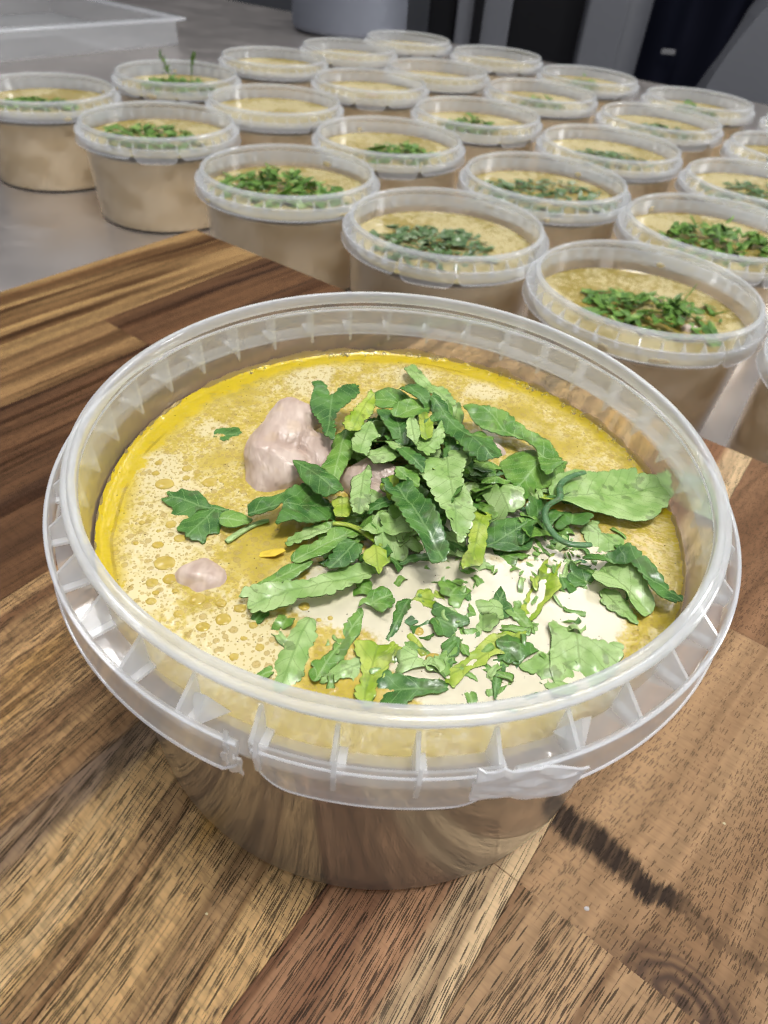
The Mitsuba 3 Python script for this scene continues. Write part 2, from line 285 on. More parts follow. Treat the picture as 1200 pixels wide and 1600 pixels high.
bsdf('leaf_far', {'type': 'principled', 'roughness': 0.4, 'specular': 0.4, 'base_color': proc(lambda p, n, uv: dr.lerp(mix((0.040, 0.120, 0.016), (0.165, 0.310, 0.050), noise(p.x * 330, p.y * 330, p.z * 330)), mi.Color3f(0.30, 0.44, 0.12), smoothstep(0.6, 0.85, noise(p.x * 210 + 4, p.y * 210, p.z * 210))))})
bsdf('leaf_far_sunk', {'type': 'principled', 'roughness': 0.25, 'specular': 0.5, 'base_color': proc(lambda p, n, uv: dr.lerp(mix((0.050, 0.115, 0.040), (0.140, 0.225, 0.085), noise(p.x * 330, p.y * 330, p.z * 330)), mi.Color3f(0.34, 0.40, 0.25), smoothstep(0.6, 0.85, noise(p.x * 210 + 4, p.y * 210, p.z * 210))))})
def meat_color(p, n, uv):
    f = fbm(p.x * 160, p.y * 160, p.z * 160, octaves=4); g = fbm(p.x * 900, p.y * 260, p.z * 500, octaves=2)
    c = mix((0.48, 0.350, 0.280), (0.64, 0.515, 0.430), smoothstep(0.3, 0.7, f * 0.6 + g * 0.4))
    return dr.lerp(c, mi.Color3f(0.62, 0.43, 0.19), smoothstep(0.58, 0.75, fbm(p.x * 220 + 7, p.y * 220, p.z * 220, octaves=3)) * 0.2)
bsdf('chicken', {'type': 'bumpmap', 'arbitrary': proc(lambda p, n, uv: fbm(p.x * 1500 + 4 * noise(p.x * 200, p.y * 200, p.z * 200), p.y * 260, p.z * 500, octaves=3), 1e-4), 'scale': 0.0005,
    'bsdf': {'type': 'principled', 'base_color': proc(meat_color), 'roughness': 0.33, 'specular': 0.45, 'clearcoat': 0.4, 'clearcoat_gloss': 0.96}})
bsdf('table_top', {'type': 'principled', 'metallic': 0.82, 'base_color': proc(lambda p, n, uv: mix((0.62, 0.565, 0.53), (0.70, 0.645, 0.61), fbm(p.x * 9, p.y * 9, 1.0, octaves=3))), 'roughness': proc(lambda p, n, uv: 0.22 + 0.16 * fbm(p.x * 40, p.y * 40, 2.0, octaves=3) + 0.10 * smoothstep(0.55, 0.7, fbm(p.x * 12, p.y * 30, 6.0, octaves=3))), 'specular': 0.5})
bsdf('steel', {'type': 'principled', 'base_color': rgb(0.22, 0.24, 0.29), 'metallic': 0.5, 'roughness': 0.6})
bsdf('grey_paint', {'type': 'principled', 'base_color': rgb(0.14, 0.145, 0.165), 'roughness': 0.45})
bsdf('grey_wall', {'type': 'principled', 'base_color': rgb(0.10, 0.105, 0.12), 'roughness': 0.6})
bsdf('pale_wall', {'type': 'diffuse', 'reflectance': rgb(0.5, 0.5, 0.5)})
bsdf('black_paint', {'type': 'principled', 'base_color': rgb(0.006, 0.006, 0.008), 'roughness': 0.5, 'specular': 0.2})
bsdf('navy_cloth', {'type': 'diffuse', 'reflectance': proc(lambda p, n, uv: mix((0.006, 0.007, 0.013), (0.014, 0.015, 0.026), noise(p.x * 14, p.y * 14, p.z * 5)))})
bsdf('pale_print', {'type': 'diffuse', 'reflectance': rgb(0.22, 0.22, 0.23)})
bsdf('floor_tile', {'type': 'diffuse', 'reflectance': rgb(0.12, 0.12, 0.125)})

# ---------------------------------------------------------------- setting: table, floor, back wall
def at_uv(u, v): return GU * u + GV * v
def slab(u0, u1, v0, v1, z0, z1, bev=0.002):
    c = at_uv((u0 + u1) / 2, (v0 + v1) / 2)
    return box(c[0], c[1], (z0 + z1) / 2, u1 - u0, v1 - v0, z1 - z0, GA, bev)
put('table', slab(-0.5, 1.60, -2.2, 1.1, -0.04, 0.0, 0.003), 'table_top')
tag('table', 'smooth grey kitchen table top under the cutting board and the rows of tubs', 'table')
for i, (u, v) in enumerate(((-0.4, -2.1), (-0.4, 1.0), (1.5, -2.1), (1.5, 1.0))):
    c = at_uv(u, v); put('table__leg' + ('' if i == 0 else '_%03d' % i), box(c[0], c[1], -0.47, 0.05, 0.05, 0.858, GA, 0.004), 'steel')
put('floor', box(0, 1, -0.925, 9, 9, 0.05), 'floor_tile', smooth=False); tag('floor', 'dark grey kitchen floor', kind='structure')
put('added_wall_001', box(2.37, 1.5, 0.6, 0.1, 5.0, 3.0), 'pale_wall', smooth=False); tag('added_wall_001', 'unseen pale wall added right of the table for side light', kind='structure')  # out of view, added with the side panel for side light
put('added_wall', box(-2.7, 1.8, 0.6, 0.1, 7.0, 3.0), 'grey_wall', smooth=False); tag('added_wall', 'unseen dark grey wall added left of the table', kind='structure')  # out of view, added so the far table reflects something dark
put('back_wall', box(2.0, 4.2, 0.6, 13, 0.1, 3.0), 'grey_wall', smooth=False); tag('back_wall', 'dark grey wall at the back of the kitchen', kind='structure')

# ---------------------------------------------------------------- cutting board of glued staves
U0, U1 = -0.16, 0.2685
BZ0 = 0.0
t_side = tag('cutting_board', 'thick acacia wood cutting board of brown and honey staves under the near tub', 'cutting board')
put('cutting_board__core', slab(BS * U0 + 0.004, BS * U1 - 0.004, BS * SEAMS[0] + 0.004, BS * SEAMS[-1] - 0.004, BZ0, ZB - 0.004, 0.0), 'wood_gap', smooth=False)
k = 0
for i in range(len(SEAMS) - 1):
    cuts = sorted([U0] + BUTTS.get(i + 1, []) + [U1])
    for a, b in zip(cuts[:-1], cuts[1:]):
        g = 0.00003
        put('cutting_board__stave' + ('' if k == 0 else '_%03d' % k), slab(BS * a + g, BS * b - g, BS * SEAMS[i] + g, BS * SEAMS[i + 1] - g, 0.0005, ZB, 0.00018 if 0 < i else 0.0012), 'acacia_wood', smooth=30)
        k += 1

# ---------------------------------------------------------------- the tubs
def arc(cx, cz, r, a0, a1, n=5): return [(cx + r * math.cos(math.radians(a)), cz + r * math.sin(math.radians(a))) for a in np.linspace(a0, a1, n)]
HB = 0.0820
RS, ZS = 0.06410, -0.0193                        # soup radius and depth below the rim
ZC = -0.0215
collar_profile = [(0.0654, -0.0033), (0.06528, ZC), (0.06448, ZC), (0.0646, -0.0033)]
cup_profile = [(0.06528, ZC - 0.00005), (0.0634, -HB + 0.0025)] + arc(0.0609, -HB + 0.0025, 0.0025, 0, -90)[1:] + [(0.030, -HB + 0.0006), (0.0001, -HB + 0.0008), (0.0001, -HB + 0.0016), (0.030, -HB + 0.0014)] + arc(0.0606, -HB + 0.0032, 0.0020, -90, 0) + [(0.06448, ZC - 0.00005)]
rim_profile = arc(0.0643, -0.0008, 0.0008, 180, 20, 6) + [(0.06490, -0.0010)] + arc(0.0655, -0.0016, 0.0009, 110, -70, 6) + [(0.0655, -0.0032), (0.0641, -0.0032), (0.0635, -0.0026)]
skirt_profile = [(0.0699, -0.0084)] + arc(0.07040, -0.0083, 0.00055, 180, 0, 6) + [(0.07060, -0.0095), (0.0713, -0.0160)] + arc(0.0710, -0.0160, 0.0003, 0, -180, 4) + [(0.0699, -0.0095)]
tab_profile = [(0.0694, -0.0080), (0.0696, -0.0076), (0.0700, -0.0076), (0.0702, -0.0080), (0.0701, -0.0190), (0.0698, -0.0194), (0.0694, -0.0190)]
shelf_m = revolve([(0.06535, -0.0128), (0.0699, -0.0128), (0.0699, -0.0122), (0.06535, -0.0122)], 160)
cup_m = revolve(cup_profile, 160)
collar_m = revolve(collar_profile, 160)
rim_m = revolve(rim_profile, 160)
def rounded_sector(prof, a0, a1, n, drop, fan=4.0):
    """a sector whose lower corners are rounded off"""
    m = revolve(prof, n, a0, a1); v = m.vertices.copy()
    an = np.degrees(np.unwrap(np.arctan2(v[:, 1], v[:, 0])))
    an = np.where(an > a1 + 1, an - 360, np.where(an < a0 - 1, an + 360, an))
    t = np.clip(np.minimum(an - a0, a1 - an) / fan, 0, 1)
    lift = (1 - np.sqrt(np.maximum(0, 1 - (1 - t) ** 2))) * drop
    w = np.clip((-0.0095 - v[:, 2]) / 0.0065, 0, 1)
    v[:, 2] += lift * w
    return mesh(v, m.faces)
def lip(r, z, rad, a0, a1, n=150, lift=None):
    m = rounded_sector([(r + rad * math.cos(q), z + rad * math.sin(q)) for q in np.linspace(0, 2 * np.pi, 7)[:-1]], a0, a1, n, lift or 0.0, 3.0 if n > 60 else 5.0); return m
skirt_m = rounded_sector(skirt_profile, -73.5, 360 - 106.3, 170, 0.003, 3.0)
tab_m = rounded_sector(tab_profile, -104.6, -75.0, 40, 0.0075, 5.0)
lips_m = cat([lip(0.0713, -0.0162, 0.00034, -73.5, 360 - 106.3, 170, 0.003), lip(0.0706, -0.0084, 0.00030, -73.5, 360 - 106.3, 170), lip(0.0700, -0.0192, 0.00026, -104.6, -75.0, 40, 0.0078), lip(0.0702, -0.0088, 0.00030, -104.6, -75.0, 40), revolve([(0.06458 + 0.0003 * math.cos(q), -0.0046 + 0.0003 * math.sin(q)) for q in np.linspace(0, 2 * np.pi, 7)[:-1]], 160)])  # thin whiter beads: light caught on the edges, put into shape and colour
def polar(prism_r, prism_z, ang, half):
    """a plate in the radial plane at ang: polygon (r, z) given a thickness"""
    p = np.array(list(zip(prism_r, prism_z))); m = len(p); a = math.radians(ang)
    e, n_ = np.array([math.cos(a), math.sin(a)]), np.array([-math.sin(a), math.cos(a)])
    v = []
    for sgn in (-1, 1): v += [[*(e * r + n_ * half * sgn), z] for r, z in p]
    f = [[i, (i + 1) % m, m + (i + 1) % m] for i in range(m)] + [[i, m + (i + 1) % m, m + i] for i in range(m)]
    f += [[0, i + 1, i] for i in range(1, m - 1)] + [[m, m + i, m + i + 1] for i in range(1, m - 1)]
    return mesh(v, f)
def web(a0, a1, r0, r1, z0, z1):
    return revolve([(r0, z0), (r1, z0), (r1, z1), (r0, z1)], 5, a0, a1)
RIBS = [5 + 10 * i for i in range(36)]
def rib_mesh(a):
    ro = 0.0694 if -106 < ((a + 180) % 360 - 180) < -74 else 0.0701
    return cat([polar([0.0651, ro, ro, 0.0649], [-0.0045, -0.0086, -0.0125, -0.0150], a, 0.00035), web(a + 0.35, a + 1.5, 0.0650, ro, -0.0119, -0.0113)])
ribs_m = cat([rib_mesh(a) for a in RIBS])

def soup_surface(rng, bumps=()):
    n, m = 96, 44
    r = np.concatenate([np.linspace(0, 0.92, m - 10), np.linspace(0.93, 1.0, 10)]) * RS
    v = [[0, 0, 0]]; f = []
    for i in range(1, m):
        for j in range(n): a = 2 * np.pi * j / n; v.append([r[i] * math.cos(a), r[i] * math.sin(a), 0])
    for j in range(n): f.append([0, 1 + j, 1 + (j + 1) % n])
    for i in range(m - 2):
        for j in range(n):
            a, b = 1 + i * n + j, 1 + i * n + (j + 1) % n; f += [[a, a + n, b + n], [a, b + n, b]]
    v = np.array(v); R = np.hypot(v[:, 0], v[:, 1])
    v[:, 2] = ZS + 0.0011 * np.exp(-(RS - R) / 0.0009) + 0.0007 * (meshkit.fbm(v * 120 + rng.uniform(0, 50), 3) - 0.5) * np.clip((RS - R) / 0.004, 0, 1)
    for x, y, w, h in bumps: v[:, 2] += h * np.exp(-((v[:, 0] - x) ** 2 + (v[:, 1] - y) ** 2) / w ** 2)
    return mesh(v, f)
body_profile = [(0.0001, ZS - 0.0024), (0.0637, ZS - 0.0018), (0.0620, -HB + 0.0036)] + arc(0.0604, -HB + 0.0036, 0.0016, 0, -90)[1:] + [(0.0001, -HB + 0.0020)]
body_m = revolve(body_profile, 120)

ORD = ['', ] + ['_%03d' % i for i in range(1, 100)]
# shared vertices: each mesh is written once and placed again and again
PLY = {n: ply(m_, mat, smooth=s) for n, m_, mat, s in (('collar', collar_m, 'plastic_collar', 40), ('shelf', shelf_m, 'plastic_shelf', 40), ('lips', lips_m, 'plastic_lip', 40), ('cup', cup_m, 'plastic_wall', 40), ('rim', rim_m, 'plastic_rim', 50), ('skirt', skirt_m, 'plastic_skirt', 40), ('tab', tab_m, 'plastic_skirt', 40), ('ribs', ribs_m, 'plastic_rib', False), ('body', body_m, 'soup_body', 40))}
def place(key, what, X, **kw): scene[key] = {**PLY[what], 'to_world': X, **kw}

def make_tub(loc, rz, near=False):
    key = numbered('plastic_tub'); X = T().translate(list(loc)).rotate([0, 0, 1], rz).scale([1, 1, 1.0 if near else 0.0785 / 0.0820])
    for part, what in (('cup', 'cup'), ('collar', 'collar'), ('lit_edges', 'lips'), ('shelf', 'shelf'), ('rim', 'rim'), ('skirt', 'skirt'), ('pull_tab', 'tab')): place(key + '__' + part, what, X)
    if near:
        for i, a in enumerate(RIBS):
            m = rib_mesh(a); m.apply_translation(list(loc)); put(key + '__rib' + ORD[i], m, 'plastic_rib', smooth=False)
    else:
        place(key + '__rib', 'ribs', X); labels[key + '__rib'] = {'label': 'ring of small upright ribs under the rim', 'kind': 'stuff'}
    return key

# ---------------------------------------------------------------- near tub and its soup
NEAR = np.array([CX, CY, ZR])
tub0 = make_tub(NEAR, 0, near=True)
tag(tub0, 'large near clear plastic tub on the wooden board with a torn tab at the front', 'plastic tub', 'plastic tubs of soup')
rng = np.random.default_rng(7)
for i, (a, dirn) in enumerate(((-112.5, 1), (-63.5, -1))):          # small moulded arrow catches on the shelf
    r0, r1 = 0.0660, 0.0696; A = lambda d, r, z: [r * math.cos(math.radians(a + d)), r * math.sin(math.radians(a + d)), z]
    v = [A(-3.2, r0, -0.0092), A(3.2, r0, -0.0092), A(0, r1, -0.0105), A(0.4 * dirn, 0.0671, -0.0052)]
    m = mesh(v, [[0, 2, 1], [0, 1, 3], [1, 2, 3], [2, 0, 3]]); trimesh.repair.fix_normals(m); m.apply_translation(NEAR)
    put(tub0 + '__catch' + ORD[i], m, 'plastic_rib', smooth=False)
for i, a in enumerate((-107.6, -103.8, -94.6, -84.9)):                  # ticks moulded on the outside of the tab
    m = polar([0.0702, 0.0711, 0.0708, 0.0702], [-0.0058, -0.0090, -0.0138, -0.0142], a, 0.00035)
    m.apply_translation(NEAR); put(tub0 + '__tick' + ORD[i], m, 'plastic_rim', smooth=False)
def crumple(a0, a1, r0, r1, z0, z1, seed, n=14):
    g = np.random.default_rng(seed); v, f = [], []
    for j in range(n):
        for i in range(n):
            s, t = i / (n - 1), j / (n - 1); a = math.radians(a0 + (a1 - a0) * s); r = r0 + (r1 - r0) * s; z = z0 + (z1 - z0) * t
            rag = 0.0016 * (meshkit.noise(np.array([s * 9, 1.0, seed]), 3) - 0.5) * (t > 0.8)
            q = 0.0014 * (meshkit.fbm(np.array([s * 4, t * 4, seed * 1.0]), 3, seed) - 0.5)
            v.append([(r + q) * math.cos(a), (r + q) * math.sin(a), z + rag + 0.0012 * s])
    for j in range(n - 1):
        for i in range(n - 1):
            b = j * n + i; f += [[b, b + 1, b + n + 1], [b, b + n + 1, b + n]]
    v = np.array(v); o = v - np.array([math.cos(math.radians((a0 + a1) / 2)), math.sin(math.radians((a0 + a1) / 2)), 0]) * 0.0004
    N = len(v); F = np.array(f); F = np.vstack([F, F[:, ::-1] + N])
    ring = [i for i in range(n)] + [j * n + n - 1 for j in range(1, n)] + [(n - 1) * n + i for i in range(n - 2, -1, -1)] + [j * n for j in range(n - 2, 0, -1)]
    F = np.vstack([F] + [[[a, b + N, b], [a, a + N, b + N]] for a, b in zip(ring, ring[1:] + ring[:1])])
    m = mesh(np.vstack([v, o]), F); m.apply_translation(NEAR); return m
put(tub0 + '__torn_strip', crumple(-78.5, -66.5, 0.0712, 0.0736, -0.0145, -0.0058, 5), 'plastic_lip', smooth=False); labels[tub0 + '__torn_strip'] = {'label': 'torn crumpled end of the seal strip'}
put(tub0 + '__torn_edge', crumple(-108.4, -105.6, 0.0708, 0.0713, -0.0172, -0.0118, 9, 8), 'plastic_rib', smooth=False)

HEAP = [(0.004, 0.014, 0.017, 0.0012), (-0.028, 0.012, 0.012, 0.0008)]
key = numbered('soup'); soup0 = key
m = soup_surface(rng, HEAP); m.apply_translation(NEAR); put(key + '__surface', m, 'soup_top', smooth=True)
place(key + '__body', 'body', T().translate(NEAR.tolist())); scene[key + '__body']['bsdf'] = {'type': 'ref', 'id': 'soup_body_shaded'}
tag(key, 'creamy yellow soup with oil drops filling the near tub', 'soup')
DROPS = [(9.4, -43.1, 1.57), (6.5, -37.0, 1.01), (4.2, -43.4, 0.62), (-12.4, -36.6, 0.54), (-10.3, -35.9, 0.54), (-25.3, -42.3, 0.68), (-22.0, -43.9, 0.88), (-26.1, -46.4, 0.93), (-15.6, -33.7, 1.09), (-52.0, -3.0, 2.11), (-43.7, -19.3, 1.5), (-47.5, -21.6, 1.25), (-44.7, -26.2, 2.09), (-42.5, -30.1, 1.34), (-45.6, -31.4, 1.19), (-46.7, -15.5, 1.22), (-42.3, -1.1, 1.65), (-55.1, 0.3, 0.9), (-47.9, -0.3, 0.82), (-40.6, -32.9, 0.63), (-31.3, -34.8, 1.11), (-35.9, -34.4, 1.56), (-44.3, -35.9, 1.02), (-44.1, -33.8, 0.69), (-48.7, -17.7, 0.56), (-48.6, 3.0, 1.26), (-55.7, 4.0, 0.84), (-52.9, -15.7, 0.68), (-52.1, -21.7, 0.55), (-30, -38.5, 1.5), (-33.2, -40.6, 1.3), (-27.5, -35.6, 1.2), (-38.4, -38.2, 1.0), (-24.2, -39.2, 0.8)]
surf_z = lambda x, y: ZS + sum(h * math.exp(-((x - a) ** 2 + (y - b) ** 2) / w ** 2) for a, b, w, h in HEAP)
for i, (x, y, r) in enumerate(DROPS):
    s = trimesh.creation.icosphere(subdivisions=2, radius=1.0); v = s.vertices
    wob = 1 + 0.16 * (meshkit.noise(v * 1.3 + i * 7.7, 1)[:, None] - 0.5) * [1, 1, 0]
    s.vertices = v * wob * [r / 1000, r / 1000 * rng.uniform(0.8, 1.05), 0.00028 + 0.00006 * r] + [x / 1000, y / 1000, surf_z(x / 1000, y / 1000) - 0.00005] + NEAR
    put(soup0 + '__oil_drop' + ORD[i], s, 'oil', smooth=True)
n_ = 400; a_ = np.linspace(0, 2 * np.pi, n_, endpoint=False); ra = np.c_[np.cos(a_) * 9, np.sin(a_) * 9, a_ * 0]
top = ZS + 0.0006 + 0.0042 * np.clip(meshkit.fbm(ra, 4, 3) - 0.30, 0.0, 1) * (0.5 + 0.5 * np.cos(a_ - 1.2)) + 0.0008 * meshkit.noise(ra * 6, 5)
v_ = np.vstack([np.c_[0.0640 * np.cos(a_), 0.0640 * np.sin(a_), a_ * 0 + ZS - 0.0004], np.c_[0.0641 * np.cos(a_), 0.0641 * np.sin(a_), top], np.c_[0.0637 * np.cos(a_), 0.0637 * np.sin(a_), (top + ZS) / 2], np.c_[0.0634 * np.cos(a_), 0.0634 * np.sin(a_), a_ * 0 + ZS + 0.0003]])
i_ = np.arange(n_); j_ = (i_ + 1) % n_; f_ = np.vstack([np.vstack([np.c_[i_ + p * n_, j_ + q * n_, j_ + p * n_], np.c_[i_ + p * n_, i_ + q * n_, j_ + q * n_]]) for p, q in ((0, 1), (1, 2), (2, 3), (3, 0))])
m = mesh(v_, f_); trimesh.repair.fix_normals(m); m.apply_translation(NEAR); put(soup0 + '__residue', m, 'soup_film', smooth=50); labels[soup0 + '__residue'] = {'label': 'thin oily film drying on the wall above the soup'}
bub = []
for i in range(46):                                                      # bubbles gathered at the wall
    a = math.radians(rng.choice([rng.uniform(78, 112), rng.uniform(50, 135), rng.uniform(20, 60)])); r = RS - rng.uniform(0.0004, 0.0022)
    s = trimesh.creation.icosphere(subdivisions=2, radius=rng.uniform(0.0003, 0.0008)); s.apply_translation([r * math.cos(a), r * math.sin(a), ZS + 0.0009]); bub.append(s)
m = cat(bub); m.apply_translation(NEAR); put(soup0 + '__bubbles', m, 'plastic_wall', smooth=True); labels[soup0 + '__bubbles'] = {'label': 'tiny bubbles along the wall', 'kind': 'stuff'}

def tube(points, r, seed, sides=10, flat=1.0):
    from scipy.interpolate import CubicSpline
    P = np.array(points, float); d = np.r_[0, np.cumsum(np.linalg.norm(np.diff(P, axis=0), axis=1))]
    k = max(12, int(d[-1] / 0.0008)); t = np.linspace(0, d[-1], k); C = CubicSpline(d, P)(t); D = np.gradient(C, axis=0); D /= np.linalg.norm(D, axis=1, keepdims=True)
    side = np.cross(D, [0, 0, 1.0]); side /= np.linalg.norm(side, axis=1, keepdims=True); up = np.cross(side, D)
    a = np.linspace(0, 2 * np.pi, sides, endpoint=False); rr = r * (0.8 + 0.4 * meshkit.noise(np.c_[t * 250, t * 0 + seed, t * 0], 1))
    rr[0] *= 0.75; rr[-1] *= 0.75
    v = (C[:, None] + rr[:, None, None] * (np.cos(a)[None, :, None] * side[:, None] + flat * np.sin(a)[None, :, None] * up[:, None])).reshape(-1, 3)
    f = [];
    for i in range(k - 1):
        for j in range(sides): p, q = i * sides + j, i * sides + (j + 1) % sides; f += [[p, q, q + sides], [p, q + sides, p + sides]]
    n = len(v); v = np.vstack([v, C[:1], C[-1:]]); f += [[n, (j + 1) % sides, j] for j in range(sides)] + [[n + 1, (k - 1) * sides + j, (k - 1) * sides + (j + 1) % sides] for j in range(sides)]
    uv = np.c_[np.r_[np.repeat(t * 1000, sides), 0, 0], np.r_[np.tile(a * r * 1000, k), 0, 0] + 0.9]
    m = mesh(v, f); trimesh.repair.fix_normals(m); return m, uv
def chunk(spheres, seed, amp=0.0012, fine=0.0015):
    import manifold3d as m3
    b = m3.Manifold()
    for pair in spheres:
        b += m3.Manifold.batch_hull([m3.Manifold.sphere(r / 1000, 24).translate([x / 1000, y / 1000, z / 1000]) for x, y, z, r in pair])
    q = b.refine_to_length(fine).to_mesh(); t = mesh(q.vert_properties[:, :3], q.tri_verts)
    t.merge_vertices(); trimesh.smoothing.filter_taubin(t, lamb=0.5, nu=0.53, iterations=14)
    n = t.vertex_normals
    t.vertices = t.vertices + n * ((meshkit.fbm(t.vertices * 170 + seed, 4, seed) - 0.5) * amp * 2)[:, None]
    return t
z0 = ZS * 1000
def chicken(label, spheres, seed, loc=NEAR, amp=0.0010):
    k = numbered('chicken_piece'); t = chunk(spheres, seed, amp); t.apply_translation(loc); put(k, t, 'chicken', smooth=True); tag(k, label, 'chicken piece')
chicken('large pale pink chicken piece standing out of the near soup beside the heap', [[(-29.5, 2.5, z0 - 2, 5.5), (-31.5, 7, z0 + 2.2, 5.0), (-24.6, 5, z0 + 1, 5)], [(-31.5, 7, z0 + 2.2, 5.0), (-27.5, 20, z0 + 5.5, 4.6), (-24.5, 13, z0 + 2.5, 4.6)], [(-24.5, 13, z0 + 2, 4.0), (-17.5, 12, z0 + 2.2, 3.6), (-18.5, 8, z0 + 0.5, 4)], [(-27.5, 20, z0 + 5.5, 4.6), (-22.6, 20.5, z0 + 5.0, 3.4)]], 3)
chicken('small pink chicken piece half hidden under leaves in the middle of the near heap', [[(-9.5, 2.5, z0 + 1, 3.6), (-6, 5, z0 + 3.4, 3.0), (-1.8, 3.8, z0 + 2, 3.4)], [(-4, -1.5, z0, 3.4), (-8, 0, z0 + 1, 3)]], 5)
chicken('small round chicken piece just above the soup at the left of the near tub', [[(-38.4, -28.4, z0 - 2.1, 3.9), (-34.8, -28.6, z0 - 2.3, 3.8), (-37, -26.0, z0 - 2.3, 3.4)], [(-36.4, -30.6, z0 - 2.4, 3.2), (-34.6, -27.2, z0 - 2.4, 3.2)]], 8, amp=0.0008)
chicken('sliver of chicken showing behind the back of the near heap', [[(20.5, 22, z0 - 0.6, 2.6), (25, 20.5, z0 - 0.8, 2.6)]], 9)

